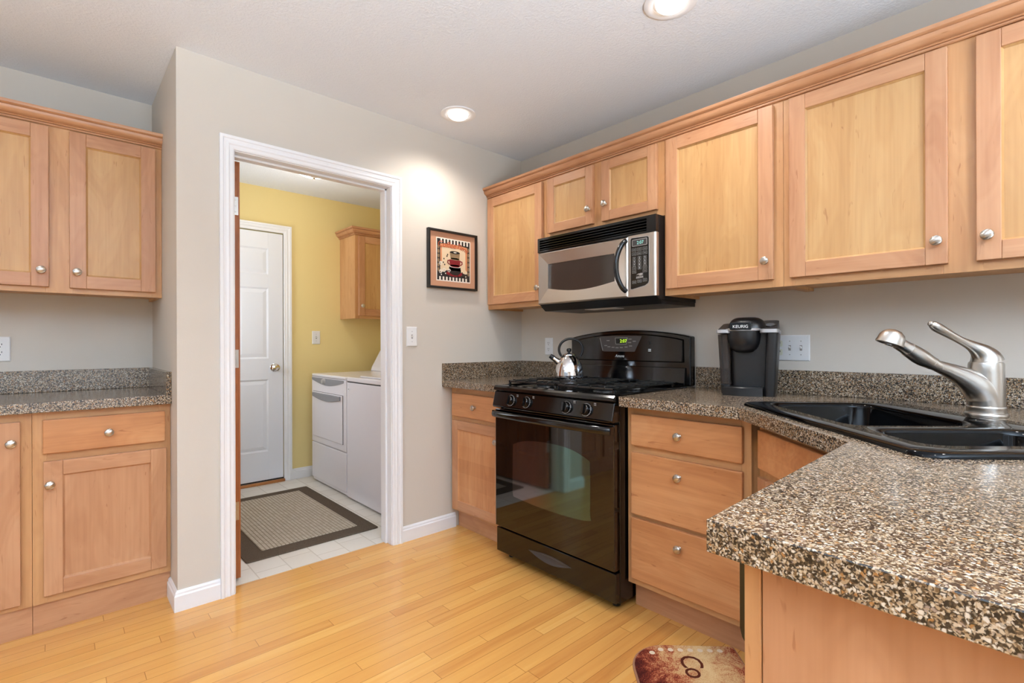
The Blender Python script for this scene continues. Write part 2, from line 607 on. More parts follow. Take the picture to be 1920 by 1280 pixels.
def window_frame(name, F, s0, s1, z0, z1, mull):
    b = bm_new()
    wd = 0.06
    for a, c_ in ((s0, s0 + wd), (s1 - wd, s1), *[(q - 0.025, q + 0.025) for q in mull]):
        box(b, a, c_, -0.02, 0.05, z0, z1, F=F)
    for a, c_ in ((z0, z0 + wd), (z1 - wd, z1)):
        box(b, s0, s1, -0.02, 0.05, a, c_, F=F)
    return struct(name, b, 'white_trim')


window_frame('window_1', lambda s, d, z: (5.33 + d, s, z), -3.45, -1.55, 0.0, 2.1, (-2.5,))
window_frame('window_2', lambda s, d, z: (s, -5.33 - d, z), 0.9, 3.7, 0.55, 2.15, (1.83, 2.77))
window_frame('window_3', lambda s, d, z: (s, 0.03 + d, z), 3.55, 4.85, 1.0, 2.1, (4.2,))

window_frame('window_4', lambda s, d, z: (s, -1.985 - d, z), -1.68, -1.04, 1.0, 2.0, ())
# doorway trim: jambs, stops and mitred casing
JL, JR, JT = -1.829, -1.030, 2.044
bm = bm_new()
box(bm, -0.122, 0.001, OY0, JL, 0, JT)
box(bm, -0.122, 0.001, JR, OY1, 0, JT)
box(bm, -0.122, 0.001, OY0, OY1, JT, OZ)
box(bm, -0.085, -0.045, JL, JL + 0.011, 0, JT)
box(bm, -0.085, -0.045, JR - 0.011, JR, 0, JT)
box(bm, -0.085, -0.045, JL, JR, JT - 0.011, JT)
struct('trim_1', bm, 'white_trim', 0.0015)


def casing(name, x, sgn, yl, yr, zt, wd=0.06, mat='white_trim'):
    """mitred door casing on a wall facing +x (sgn 1) or -x (sgn -1)"""
    prof = [(0, 0), (0, 0.009), (0.006, 0.012), (0.018, 0.0125), (0.024, 0.016), (0.034, 0.014), (0.044, 0.015),
            (0.047, 0.019), (wd, 0.019), (wd, 0)]
    b = bm_new()
    rings = []
    for fy, fz in (((lambda w_: yl - w_), (lambda w_: 0.0)), ((lambda w_: yl - w_), (lambda w_: zt + w_)),
                   ((lambda w_: yr + w_), (lambda w_: zt + w_)), ((lambda w_: yr + w_), (lambda w_: 0.0))):
        rings.append([(x + sgn * tt, fy(w_), fz(w_)) for w_, tt in prof])
    loops(b, rings)
    return struct(name, b, mat)


casing('trim_2', 0.0005, 1, JL - 0.004, JR + 0.004, JT + 0.004)


def baseboard(name, F, a, b_, h=0.088):
    prof = [(0, 0), (0.014, 0), (0.014, h - 0.022), (0.010, h - 0.016), (0.0095, h - 0.008), (0.005, h - 0.002), (0.004, h), (0, h)]
    b = bm_new()
    prism(b, prof, F, a, b_)
    return struct(name, b, 'white_trim')


baseboard('baseboard_west', lambda d, z, s: (d, s, z), JR + 0.0645, -0.585)
bm = bm_new()   # pillar baseboard wraps the corner into the niche
prof = [(0, 0), (0.014, 0), (0.014, 0.066), (0.010, 0.072), (0.0095, 0.080), (0.005, 0.086), (0.004, 0.088), (0, 0.088)]
loops(bm, [[(d, JL - 0.0645, z) for d, z in prof], [(d, -2.056 - d, z) for d, z in prof], [(-0.175, -2.056 - d, z) for d, z in prof]])
struct('baseboard_pillar', bm, 'white_trim')
baseboard('baseboard_laundry', lambda d, z, s: (-1.83 + d, s, z), -0.962, -0.79)

# white six-panel door in the laundry's far wall
casing('trim_3', -1.8295, 1, -1.852, -1.025, 2.078, 0.062)


def six_panel(bm, F, s0, s1, z0, z1, d0, d1, two=False, field=0.012):
    """moulded six-panel slab: stiles and rails with recessed, raised-field panels on the d1 face"""
    sw, mid = 0.115, (s0 + s1) / 2
    cols = [(s0 + sw, mid - 0.055), (mid + 0.055, s1 - sw)]
    h = z1 - z0
    rows = [(z0 + 0.115 * h, z0 + 0.405 * h), (z0 + 0.49 * h, z0 + 0.775 * h), (z0 + 0.83 * h, z0 + 0.935 * h)]
    rec = 0.009
    sg = 1 if d1 > d0 else -1
    box(bm, s0, s1, d0, d1 - sg * rec, z0, z1, F=F)
    for a, b in ((s0, cols[0][0]), (cols[0][1], cols[1][0]), (cols[1][1], s1)):
        box(bm, a, b, d1 - sg * rec, d1, z0, z1, F=F)
    zs = [z0] + [q for r in rows for q in r] + [z1]
    for a, b in cols:
        for k in range(0, len(zs), 2):
            box(bm, a, b, d1 - sg * rec, d1, zs[k], zs[k + 1], F=F)
        for r0, r1 in rows:
            o = 0.0
            rings = []
            for ins, dep in ((0.0, -rec + 0.0065), (0.012, -rec + 0.001), (0.04, -rec + 0.006), (0.045, -rec + 0.006)):
                rings.append([F(s, d1 + sg * dep, z) for s, z in ((a + ins, r0 + ins), (b - ins, r0 + ins), (b - ins, r1 - ins), (a + ins, r1 - ins))])
            vr = loops(bm, rings, cap=False)
            bm.faces.new(vr[-1])


bm = bm_new()
six_panel(bm, west, -1.846, -1.031, 0.034, 2.068, -1.8605, -1.8255)
d1 = struct('door_1', bm, 'white_door', 0.0012)
bm = bm_new()
lathe(bm, (-1.8255, -1.1, 0.955), (1, 0, 0), [(0.033, 0), (0.033, 0.004), (0.026, 0.009), (0.012, 0.012), (0.011, 0.03), (0.02, 0.036), (0.027, 0.046), (0.027, 0.058), (0.018, 0.066), (0.0, 0.068)], 28)
obj('door_knob', bm, 'chrome', d1, smooth=35)
bm = bm_new()
box(bm, -1.8275, -1.8045, -1.86, -1.022, 0.0, 0.022)
struct('trim_4', bm, 'threshold', 0.003)
bm = bm_new()
box(bm, -1.829, -1.8265, -1.85, -1.027, 0.022, 0.05)
struct('trim_5', bm, 'subfloor_dark')

# wooden door opened into the laundry, seen edge on in the doorway
bm = bm_new()
six_panel(bm, north, -0.895, -0.126, 0.012, 2.04, 1.812, 1.777)
d2 = struct('door_2', bm, 'doorwood', 0.001)
for zc_ in (1.823, 1.08, 0.34):
    bm = bm_new()
    box(bm, -0.1262, -0.1236, -1.8125, -1.784, zc_ - 0.044, zc_ + 0.044)
    cyl(bm, (-0.1215, -1.8155, zc_ - 0.046), (-0.1215, -1.8155, zc_ + 0.046), 0.005, 10)
    for dz in (-0.028, 0.0, 0.028):
        lathe(bm, (-0.1236, -1.797, zc_ + dz), (1, 0, 0), [(0.0035, 0), (0.002, 0.001)], 8)
    obj('hinge', bm, 'nickel', d2, smooth=35)
bm = bm_new()
lathe(bm, (-0.83, -1.777, 0.955), (0, 1, 0), [(0.033, 0), (0.033, 0.004), (0.012, 0.012), (0.011, 0.03), (0.027, 0.046), (0.027, 0.058), (0.0, 0.068)], 24)
obj('door_knob', bm, 'chrome', d2, smooth=35)

# ------------------------------------------------------------------ knob mesh (shared): faces -y in its own frame
def knob_mesh():
    b = bm_new()
    lathe(b, (0, 0, 0), (0, -1, 0), [(0.0085, 0), (0.0085, 0.002), (0.006, 0.004), (0.006, 0.013), (0.010, 0.016)], 20, cap=False)
    rings = []
    for r, tt in ((0.010, 0.016), (0.0155, 0.0175), (0.0165, 0.020), (0.0160, 0.0225), (0.0145, 0.0245), (0.012, 0.026), (0.0095, 0.027), (0.007, 0.0277), (0.0045, 0.0281), (0.002, 0.0283)):
        ring = []
        for i in range(32):
            a = 2 * PI * i / 32
            x, z = r * math.cos(a), r * math.sin(a)
            g = (x * 0.5 - z * 0.87)
            dd = -0.0028 * max(0.0, math.cos(g / 0.0105 * 2 * PI)) ** 2 * (1.0 if r < 0.016 and tt > 0.022 else 0.0)
            if abs(g) < 0.0026:
                dd = 0.0004
            ring.append((x, -(tt + dd), z))
        rings.append(ring)
    vr = loops(b, rings, cap=False)
    b.faces.new(vr[-1])
    bmesh.ops.recalc_face_normals(b, faces=b.faces)
    me = bpy.data.meshes.new('knob')
    b.to_mesh(me)
    b.free()
    me.materials.append(M['nickel'])
    me.shade_smooth()
    me.set_sharp_from_angle(angle=math.radians(50))
    return me


KNOB = knob_mesh()


def knob(parent, pos, rotz):
    o = bpy.data.objects.new('knob', KNOB)
    COL.objects.link(o)
    o.parent = parent
    o.location = Vector(pos) - world_off(parent)
    o.rotation_euler = (0, 0, rotz)
    return o


class Face:
    """a cabinet front: F maps (s, d, z) to world; horiz is the grain letter along s; rot turns knobs"""
    def __init__(self, F, horiz, rot):
        self.F, self.h, self.rot = F, horiz, rot


NORTH, WEST, DIAG = Face(north, 'x', 0.0), Face(west, 'y', PI / 2), Face(diag, 'x', -PI / 4)


def cab_door(root, fc, s0, s1, z0, z1, d, kn=None, stile=0.057, th=0.019, pm='panel_z'):
    b = bm_new()
    F = fc.F
    box(b, s0, s0 + stile, d, d + th, z0, z1, 0, F)
    box(b, s1 - stile, s1, d, d + th, z0, z1, 0, F)
    box(b, s0 + stile, s1 - stile, d, d + th, z0, z0 + stile, 1, F)
    box(b, s0 + stile, s1 - stile, d, d + th, z1 - stile, z1, 1, F)
    dr = obj('door', b, ['frame_z', 'frame_' + fc.h], root, 0.0022)
    b = bm_new()
    a0, a1, b0, b1 = s0 + stile, s1 - stile, z0 + stile, z1 - stile
    rings = []
    for ins, dd in ((0.0, th - 0.004), (0.005, th - 0.0095), (0.0055, th - 0.0105)):
        rings.append([F(s, d + dd, z) for s, z in ((a0 + ins, b0 + ins), (a1 - ins, b0 + ins), (a1 - ins, b1 - ins), (a0 + ins, b1 - ins))])
    vr = loops(b, [[F(s, d + 0.003, z) for s, z in ((a0, b0), (a1, b0), (a1, b1), (a0, b1))]] + rings, cap=False)
    b.faces.new(vr[0])
    b.faces.new(vr[-1])
    obj('panel', b, pm, dr)
    if kn:
        knob(dr, F(kn[0], d + th, kn[1]), fc.rot)
    return dr


def cab_drawer(root, fc, s0, s1, z0, z1, d, kn=None, th=0.019, name='drawer'):
    b = bm_new()
    box(b, s0, s1, d, d + th, z0, z1, 0, fc.F)
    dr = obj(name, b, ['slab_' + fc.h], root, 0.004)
    if kn:
        knob(dr, fc.F(kn[0], d + th, kn[1]), fc.rot)
    return dr


def cabinet(name, label, cat, fc, s0, s1, db, df, z0, z1, stiles, rails, toe=None, group=None, recess=0.0, wall=True):
    F = fc.F
    root = thing(name, label, cat, F((s0 + s1) / 2, (db + df) / 2, z0 - (toe[0] if toe else 0)), 0.0, group)
    b = bm_new()
    t_ = 0.016
    fb = df - 0.019
    box(b, s0, s0 + t_, db, fb, z0, z1, 0, F)
    box(b, s1 - t_, s1, db, fb, z0, z1, 0, F)
    box(b, s0 + t_, s1 - t_, db, fb, z0 + recess, z0 + recess + t_, 0, F)
    box(b, s0 + t_, s1 - t_, db, fb, z1 - t_, z1, 0, F)
    box(b, s0 + t_, s1 - t_, db, db + 0.006, z0 + recess + t_, z1 - t_, 0, F)
    obj('carcass', b, 'carcass', root)
    b = bm_new()
    for a, c_ in stiles:
        box(b, a, c_, fb, df, z0, z1, 0, F)
    st = sorted(stiles)
    for a, c_ in rails:
        for (p, q) in zip(st[:-1], st[1:]):
            box(b, p[1], q[0], fb, df, a, c_, 1, F)
    obj('face_frame', b, ['stile_z', 'stile_' + fc.h], root, 0.0008)
    if toe:
        b = bm_new()
        box(b, s0, s1, df - toe[1] - 0.016, df - toe[1], 0.0, toe[0], 0, F)
        obj('toe_kick', b, 'frame_' + fc.h, root, 0.001)
    return root


# ------------------------------------------------------------------ wall cabinets on the range wall
UB, UT = 1.374, 2.130
DF = 0.306      # face-frame plane of the wall cabinets
UD = (1.405, 2.105)
g = 'wall cabinets over the range wall'
c = cabinet('wall_cabinet', 'narrow maple wall cabinet in the corner left of the microwave', 'cabinet', NORTH, 0.002, 0.535, 0.001, DF, UB, UT,
            [(0.002, 0.035), (0.497, 0.535)], [(UB, UB + 0.04), (UT - 0.04, UT)], group=g, recess=0.014)
cab_door(c, NORTH, 0.016, 0.515, *UD, DF, (0.488, 1.480))
c = cabinet('wall_cabinet', 'short two-door maple wall cabinet above the microwave', 'cabinet', NORTH, 0.536, 1.312, 0.001, DF, 1.757, UT,
            [(0.536, 0.58), (0.89, 0.962), (1.268, 1.312)], [(1.757, 1.800), (UT - 0.04, UT)], group=g)
cab_door(c, NORTH, 0.563, 0.895, 1.790, 2.105, DF, (0.870, 1.870), 0.05)
cab_door(c, NORTH, 0.953, 1.279, 1.790, 2.105, DF, (0.980, 1.876), 0.05)
c = cabinet('wall_cabinet', 'single-door maple wall cabinet between microwave and widest cabinet', 'cabinet', NORTH, 1.313, 1.836, 0.001, DF, UB, UT,
            [(1.313, 1.35), (1.792, 1.836)], [(UB, UB + 0.04), (UT - 0.04, UT)], group=g, recess=0.014)
cab_door(c, NORTH, 1.328, 1.802, *UD, DF, (1.776, 1.480))
c = cabinet('wall_cabinet', 'wide two-door maple wall cabinet above the sink, cut by right edge', 'cabinet', NORTH, 1.837, 2.92, 0.001, DF, UB, UT,
            [(1.837, 1.88), (2.32, 2.415), (2.876, 2.92)], [(UB, UB + 0.04), (UT - 0.04, UT)], group=g, recess=0.014)
cab_door(c, NORTH, 1.862, 2.333, *UD, DF, (2.306, 1.480))
cab_door(c, NORTH, 2.400, 2.890, *UD, DF, (2.426, 1.480))

CROWN = [(0.0, 0.0), (0.006, 0.0), (0.0095, 0.003), (0.0095, 0.007), (0.006, 0.010), (0.012, 0.0105), (0.0145, 0.0135),
         (0.0120, 0.017), (0.0175, 0.018), (0.0245, 0.0215), (0.0305, 0.0275), (0.0345, 0.035), (0.0360, 0.043), (0.0335, 0.0455),
         (0.0400, 0.047), (0.0445, 0.051), (0.0460, 0.056), (0.0460, 0.063), (0.0, 0.063)]
bm = bm_new()
prism(bm, CROWN, lambda p, q, s: (s, -DF - 0.0005 - p, 2.114 + q), 0.001, 2.93)
tag(obj('crown_moulding', bm, 'frame_x', smooth=30), 'long maple crown moulding along the tops of the range wall cabinets', 'moulding')

# ------------------------------------------------------------------ left niche cabinets
WF = -0.725 + 0.326
c = cabinet('wall_cabinet', 'two-door maple wall cabinet in the niche left of the pillar', 'cabinet', WEST, -2.80, -2.0565, -0.725, WF, 1.379, 2.115,
            [(-2.80, -2.76), (-2.475, -2.385), (-2.098, -2.0565)], [(1.379, 1.42), (2.075, 2.115)], recess=0.014)
cab_door(c, WEST, -2.775, -2.463, 1.403, 2.098, WF, (-2.488, 1.473))
cab_door(c, WEST, -2.396, -2.083, 1.403, 2.098, WF, (-2.371, 1.474))
bm = bm_new()
prism(bm, CROWN, lambda p, q, s: (WF + 0.0005 + p, s, 2.106 + q), -2.80, -2.0565)
tag(obj('crown_moulding', bm, 'frame_y', smooth=30), 'short maple crown moulding atop the wall cabinet left of the pillar', 'moulding')

BF = -0.165     # face frame plane of the niche base units
c = cabinet('base_cabinet', 'maple base cabinet with drawer over door beside the pillar', 'cabinet', WEST, -2.512, -2.0565, -0.725, BF, 0.118, 0.884,
            [(-2.512, -2.47), (-2.101, -2.0565)], [(0.118, 0.155), (0.67, 0.73), (0.845, 0.884)], toe=(0.118, 0.014), group='base cabinets in the niche')
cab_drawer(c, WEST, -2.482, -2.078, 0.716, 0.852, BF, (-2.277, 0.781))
cab_door(c, WEST, -2.480, -2.074, 0.150, 0.685, BF, (-2.461, 0.594), 0.058, pm='frame_z')
c = cabinet('base_cabinet', 'tall-door maple base cabinet cut off by the left edge', 'cabinet', WEST, -2.97, -2.513, -0.725, BF, 0.118, 0.884,
            [(-2.97, -2.93), (-2.552, -2.513)], [(0.118, 0.15), (0.85, 0.884)], toe=(0.118, 0.014), group='base cabinets in the niche')
cab_door(c, WEST, -2.955, -2.545, 0.140, 0.852, BF, (-2.570, 0.772), 0.058, pm='frame_z')


# ------------------------------------------------------------------ worktops
def slab(bm, outer, hole, z0, z1):
    lps = [[Vector((x, y, 0)) for x, y in outer]] + ([[Vector((x, y, 0)) for x, y in hole]] if hole else [])
    flat = [p for l in lps for p in l]
    tris = tessellate_polygon(lps)
    top = [bm.verts.new((p.x, p.y, z1)) for p in flat]
    bot = [bm.verts.new((p.x, p.y, z0)) for p in flat]
    for tr in tris:
        bm.faces.new([top[i] for i in tr])
        bm.faces.new([bot[i] for i in reversed(tr)])
    k = 0
    for l in lps:
        n = len(l)
        for i in range(n):
            a, b = k + i, k + (i + 1) % n
            bm.faces.new((top[a], top[b], bot[b], bot[a]))
        k += n


TH = 0.040
bm = bm_new()
slab(bm, [(-0.7255, -3.0), (-0.123, -3.0), (-0.123, -2.0565), (-0.7255, -2.0565)], None, ZC - TH, ZC)
wl = tag(obj('worktop', bm, 'granite', bevel=0.003), 'dark speckled granite worktop in the niche left of the pillar', 'worktop')
bm = bm_new()
box(bm, -0.7255, -0.706, -3.0, -2.0565, ZC + 0.0002, 1.028)
box(bm, -0.706, -0.128, -2.077, -2.0565, ZC + 0.0002, 1.028)
obj('backsplash', bm, 'granite', wl, 0.002)
bm = bm_new()
slab(bm, [(0.001, -0.681), (0.519, -0.681), (0.519, -0.001), (0.001, -0.001)], None, ZC - TH, ZC)
wc = tag(obj('worktop', bm, 'granite', bevel=0.003), 'small speckled granite worktop in the corner left of the stove', 'worktop')
bm = bm_new()
box(bm, 0.001, 0.021, -0.681, -0.021, ZC + 0.0002, 1.028)
box(bm, 0.001, 0.505, -0.021, -0.001, ZC + 0.0002, 1.028)
obj('backsplash', bm, 'granite', wc, 0.002)

SU0, SU1, SV0, SV1 = 1.665, 2.540, 0.847, 1.402     # sink rim in (u, v)
hole = [uvw(u, v)[:2] for u, v in rrect(SU0 + 0.02, SU1 - 0.02, SV0 + 0.02, SV1 - 0.02, 0.03)]
hole = hole[::-1]
outer = [(1.313, -0.001), (1.313, -0.681), (1.823, -0.681), (2.246, -1.103), (2.263, -1.822), (2.552, -1.837), (3.2, -1.866), (3.2, -0.001)]
bm = bm_new()
slab(bm, outer, hole, ZC - 0.042, ZC)
wr = tag(obj('worktop', bm, 'granite', bevel=0.003), 'large speckled granite worktop with the sink and peninsula', 'worktop')
bm = bm_new()
box(bm, 1.318, 3.2, -0.021, -0.001, ZC + 0.0002, 1.028)
obj('backsplash', bm, 'granite', wr, 0.002)

# ------------------------------------------------------------------ base cabinets on the range side
RF = 0.610
c = cabinet('base_cabinet', 'maple base cabinet with drawer over door left of the stove', 'cabinet', NORTH, 0.006, 0.519, 0.001, RF, 0.118, 0.884,
            [(0.006, 0.055), (0.475, 0.519)], [(0.118, 0.15), (0.665, 0.72), (0.84, 0.884)], toe=(0.118, 0.05))
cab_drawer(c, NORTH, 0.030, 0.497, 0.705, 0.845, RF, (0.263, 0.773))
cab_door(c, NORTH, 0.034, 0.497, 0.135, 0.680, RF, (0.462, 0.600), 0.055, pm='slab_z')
c = cabinet('base_cabinet', 'maple base cabinet with three drawers right of the stove', 'cabinet', NORTH, 1.311, 1.832, 0.001, RF, 0.118, 0.881,
            [(1.311, 1.345), (1.798, 1.832)], [(0.118, 0.15), (0.40, 0.43), (0.68, 0.72), (0.845, 0.881)], toe=(0.118, 0.055))
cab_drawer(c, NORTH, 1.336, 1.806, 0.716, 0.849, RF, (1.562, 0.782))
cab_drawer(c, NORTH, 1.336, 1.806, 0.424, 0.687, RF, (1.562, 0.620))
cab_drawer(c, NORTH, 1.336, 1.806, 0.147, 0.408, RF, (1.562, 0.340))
DFD = -0.882
c = cabinet('sink_cabinet', 'angled maple corner cabinet under the black sink', 'cabinet', DIAG, 1.752, 2.385, DFD - 0.02, DFD, 0.118, 0.881,
            [(1.752, 1.785), (2.05, 2.08), (2.352, 2.385)], [(0.118, 0.15), (0.685, 0.72), (0.845, 0.881)], toe=(0.118, 0.055))
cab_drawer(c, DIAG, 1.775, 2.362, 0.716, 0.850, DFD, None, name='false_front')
cab_door(c, DIAG, 1.775, 2.062, 0.147, 0.687, DFD, (2.035, 0.60))
cab_door(c, DIAG, 2.068, 2.362, 0.147, 0.687, DFD, (2.095, 0.60))

# dishwasher and peninsula end
t_ = thing('dishwasher', 'black dishwasher edge under the peninsula worktop', 'dishwasher', (2.6, -1.45, 0.0))
bm = bm_new()
box(bm, 2.305, 2.85, -1.742, -1.15, 0.02, 0.868)
obj('body', bm, 'blackmatte', t_)
bm = bm_new()
box(bm, 2.283, 2.304, -1.744, -1.15, 0.115, 0.74)
obj('door', bm, 'blackgloss', t_, 0.003)
bm = bm_new()
prism(bm, [(2.304, 0.741), (2.282, 0.741), (2.277, 0.748), (2.274, 0.760), (2.274, 0.868), (2.304, 0.868)], lambda p, q, s: (p, s, q), -1.747, -1.15)
obj('control_panel', bm, 'blackgloss', t_)
t_ = thing('end_panel', 'maple end panel closing the peninsula below the worktop', 'panel', (2.7, -1.755, 0.0))
bm = bm_new()
box(bm, 2.2875, 2.3085, -1.765, -1.748, 0.0, 0.8815)
obj('stile', bm, 'stile_z', t_, 0.0012)
bm = bm_new()
box(bm, 2.3095, 3.15, -1.762, -1.748, 0.0, 0.8815)
obj('panel', bm, 'frame_z', t_, 0.001)

# ------------------------------------------------------------------ sink
t_ = thing('sink', 'black double-bowl corner sink set into the worktop', 'sink', uvw(2.1, 1.12, ZC - 0.19))
bm = bm_new()
B1 = rrect(1.722, 2.215, 0.912, 1.262, (0.05, 0.10, 0.06, 0.05), 6)
B2 = rrect(2.262, 2.468, 0.912, 1.305, (0.05, 0.05, 0.07, 0.05), 6)
rim = rrect(SU0, SU1, SV0, SV1, 0.05, 6)
zr = ZC + 0.0005


def ring_uv(poly, ins, z, cu, cv):
    out = []
    us = [p[0] for p in poly]
    vs = [p[1] for p in poly]
    mu, mv = (min(us) + max(us)) / 2, (min(vs) + max(vs)) / 2
    hu, hv = (max(us) - min(us)) / 2, (max(vs) - min(vs)) / 2
    for u, v in poly:
        out.append(uvw(mu + (u - mu) * (hu - ins) / hu, mv + (v - mv) * (hv - ins) / hv, z))
    return out


# deck (rim plate) with two holes
edge = [(0.0, zr), (0.001, zr + 0.006), (0.005, zr + 0.010), (0.012, zr + 0.0115)]
vr = loops(bm, [ring_uv(rim, i_, z_, 0, 0) for i_, z_ in edge], cap=False)
topz = zr + 0.0115
inn = [Vector(p) for p in ring_uv(rim, 0.012, topz, 0, 0)]
h1 = [Vector(uvw(u, v, topz)) for u, v in B1]
h2 = [Vector(uvw(u, v, topz)) for u, v in B2]
tris = tessellate_polygon([inn, h1, h2])
vt = vr[-1] + [bm.verts.new(p) for p in h1] + [bm.verts.new(p) for p in h2]
for tr in tris:
    bm.faces.new([vt[i] for i in tr])
off = len(inn)
for poly, dep in ((B1, 0.19), (B2, 0.15)):
    first = vt[off:off + len(poly)]
    off += len(poly)
    rings = [ring_uv(poly, i_, topz + z_, 0, 0) for i_, z_ in ((0.003, -0.0015), (0.007, -0.006), (0.009, -0.014), (0.020, -dep + 0.03), (0.032, -dep + 0.008), (0.06, -dep))]
    vs_ = [[bm.verts.new(p) for p in r] for r in rings]
    prev = first
    for r in vs_:
        n_ = len(r)
        for i in range(n_):
            j = (i + 1) % n_
            bm.faces.new((prev[i], prev[j], r[j], r[i]))
        prev = r
    bm.faces.new(prev)
sk = obj('basin', bm, 'sink', t_, smooth=50)
for (u, v, dep) in ((1.97, 1.09, 0.19), (2.365, 1.10, 0.15)):
    bm = bm_new()
    lathe(bm, uvw(u, v, topz - dep), (0, 0, 1), [(0.055, 0), (0.055, 0.002), (0.045, 0.003), (0.04, 0.001), (0.0, 0.001)], 28)
    obj('drain', bm, 'nickel', t_, smooth=35)
bm = bm_new()
lathe(bm, uvw(2.128, 1.300, topz), (0, 0, 1), [(0.019, 0.0), (0.019, 0.001), (0.0165, 0.0013), (0.016, 0.0006), (0.0, 0.0006)], 28)
obj('hole_plug', bm, 'blackgloss', t_, smooth=35)

# ------------------------------------------------------------------ faucet: local frame r (towards camera right), z
t_ = thing('faucet', 'brushed nickel pull-out faucet with lever behind the sink', 'faucet', (2.4215, -0.3262, ZC + 0.0005))
RV = Vector((math.cos(YAW), math.sin(YAW), 0))


def fp(r, z, q=0.0):
    return RV * r + Vector((0, 0, z)) + Vector((-fw.x, -fw.y, 0)) * q


bm = bm_new()
lathe(bm, (0, 0, 0), (0, 0, 1), [(0.051, 0), (0.052, 0.004), (0.050, 0.009), (0.047, 0.011), (0.046, 0.022), (0.047, 0.024), (0.047, 0.028), (0.0445, 0.031)], 40)
obj('base_ring', bm, 'faucet', t_, smooth=40, local=True)
bm = bm_new()
lathe(bm, (0, 0, 0), (0, 0, 1), [(0.0445, 0.030), (0.0445, 0.06), (0.044, 0.10), (0.0425, 0.14), (0.042, 0.158), (0.0405, 0.164)], 40)
path = smooth_path([(0.0, 0.030, 0.0443), (-0.006, 0.060, 0.0445), (-0.028, 0.090, 0.0425), (-0.060, 0.113, 0.0335), (-0.090, 0.129, 0.0265), (-0.120, 0.142, 0.0215), (-0.148, 0.1525, 0.0185)], 6)
tube(bm, [fp(a, b) for a, b, _ in path], [c_ for _, _, c_ in path], 28)
obj('body', bm, 'faucet', t_, smooth=60, local=True)
bm = bm_new()
path = smooth_path([(-0.1478, 0.1525, 0.0178), (-0.163, 0.160, 0.0185), (-0.200, 0.180, 0.0245), (-0.232, 0.200, 0.0225), (-0.252, 0.2125, 0.0195), (-0.270, 0.224, 0.0190)], 6)
tube(bm, [fp(a, b) for a, b, _ in path], [c_ for _, _, c_ in path], 24)
for (a, b, r) in ((-0.167, 0.1620, 0.0203), (-0.2375, 0.2035, 0.0225)):
    tube(bm, [fp(a - 0.0025, b + 0.0016), fp(a + 0.0025, b - 0.0016)], r, 24)
obj('spray_wand', bm, 'faucet', t_, smooth=50, local=True)
hd = (RV * -0.34 + Vector((0, 0, -0.92)) + fw * 0.10).normalized()
DC = fp(-0.298, 0.222)
bm = bm_new()
lathe(bm, DC - hd * 0.042, hd, [(0.006, -0.004), (0.018, -0.001), (0.029, 0.008), (0.0345, 0.020), (0.036, 0.032), (0.0375, 0.038), (0.0375, 0.042), (0.034, 0.043), (0.031, 0.040), (0.0, 0.040)], 32)
obj('spray_head', bm, 'faucet', t_, smooth=40, local=True)
bm = bm_new()
lathe(bm, DC - hd * 0.002, hd, [(0.013, 0), (0.013, 0.006), (0.010, 0.008), (0.0, 0.008)], 24)
obj('nozzle', bm, 'chrome', t_, smooth=40, local=True)
bm = bm_new()
path = smooth_path([(0.002, 0.1665, 0.041), (-0.003, 0.180, 0.037), (-0.017, 0.197, 0.027), (-0.042, 0.214, 0.0165), (-0.080, 0.233, 0.0115), (-0.118, 0.254, 0.0128), (-0.148, 0.271, 0.0148), (-0.162, 0.279, 0.0125), (-0.169, 0.283, 0.008), (-0.173, 0.2855, 0.0075), (-0.176, 0.287, 0.002)], 5)
tube(bm, [fp(a, b) for a, b, _ in path], [c_ for _, _, c_ in path], 28)
obj('lever', bm, 'faucet', t_, smooth=60, local=True)

# ------------------------------------------------------------------ gas range
RX0, RX1 = 0.524, 1.306
t_ = thing('gas_range', 'black freestanding gas stove with arched back panel', 'stove', ((RX0 + RX1) / 2, -0.36, 0.0))
bm = bm_new()
box(bm, RX0 + 0.003, RX1 - 0.003, -0.658, -0.012, 0.03, 0.898)
obj('body', bm, 'blackgloss', t_, 0.003)
for sx in (RX0 + 0.05, RX1 - 0.05):
    for sy in (-0.62, -0.06):
        bm = bm_new()
        cyl(bm, (sx, sy, 0.0), (sx, sy, 0.0305), 0.018, 14)
        obj('foot', bm, 'blackmatte', t_, smooth=40)
bm = bm_new()   # cooktop: raised lip round a shallow pan
prism(bm, [(-0.700, 0.8995), (-0.706, 0.904), (-0.704, 0.918), (-0.694, 0.927), (-0.655, 0.929), (-0.645, 0.922), (-0.120, 0.922), (-0.108, 0.929), (-0.085, 0.929), (-0.085, 0.8995)],
      lambda p, q, s: (s, p, q), RX0, RX1)
box(bm, RX0, RX0 + 0.03, -0.66, -0.11, 0.9215, 0.929)
box(bm, RX1 - 0.03, RX1, -0.66, -0.11, 0.9215, 0.929)
obj('cooktop', bm, 'blackgloss', t_, 0.0025)
for bx_ in (0.715, 1.115):
    for by_ in (-0.505, -0.255):
        bm = bm_new()
        lathe(bm, (bx_, by_, 0.9215), (0, 0, 1), [(0.062, 0), (0.060, 0.004), (0.045, 0.005), (0.045, 0.012), (0.047, 0.014), (0.046, 0.021), (0.038, 0.023), (0.0, 0.023)], 28)
        obj('burner', bm, 'iron', t_, smooth=35)
ZG = 0.957
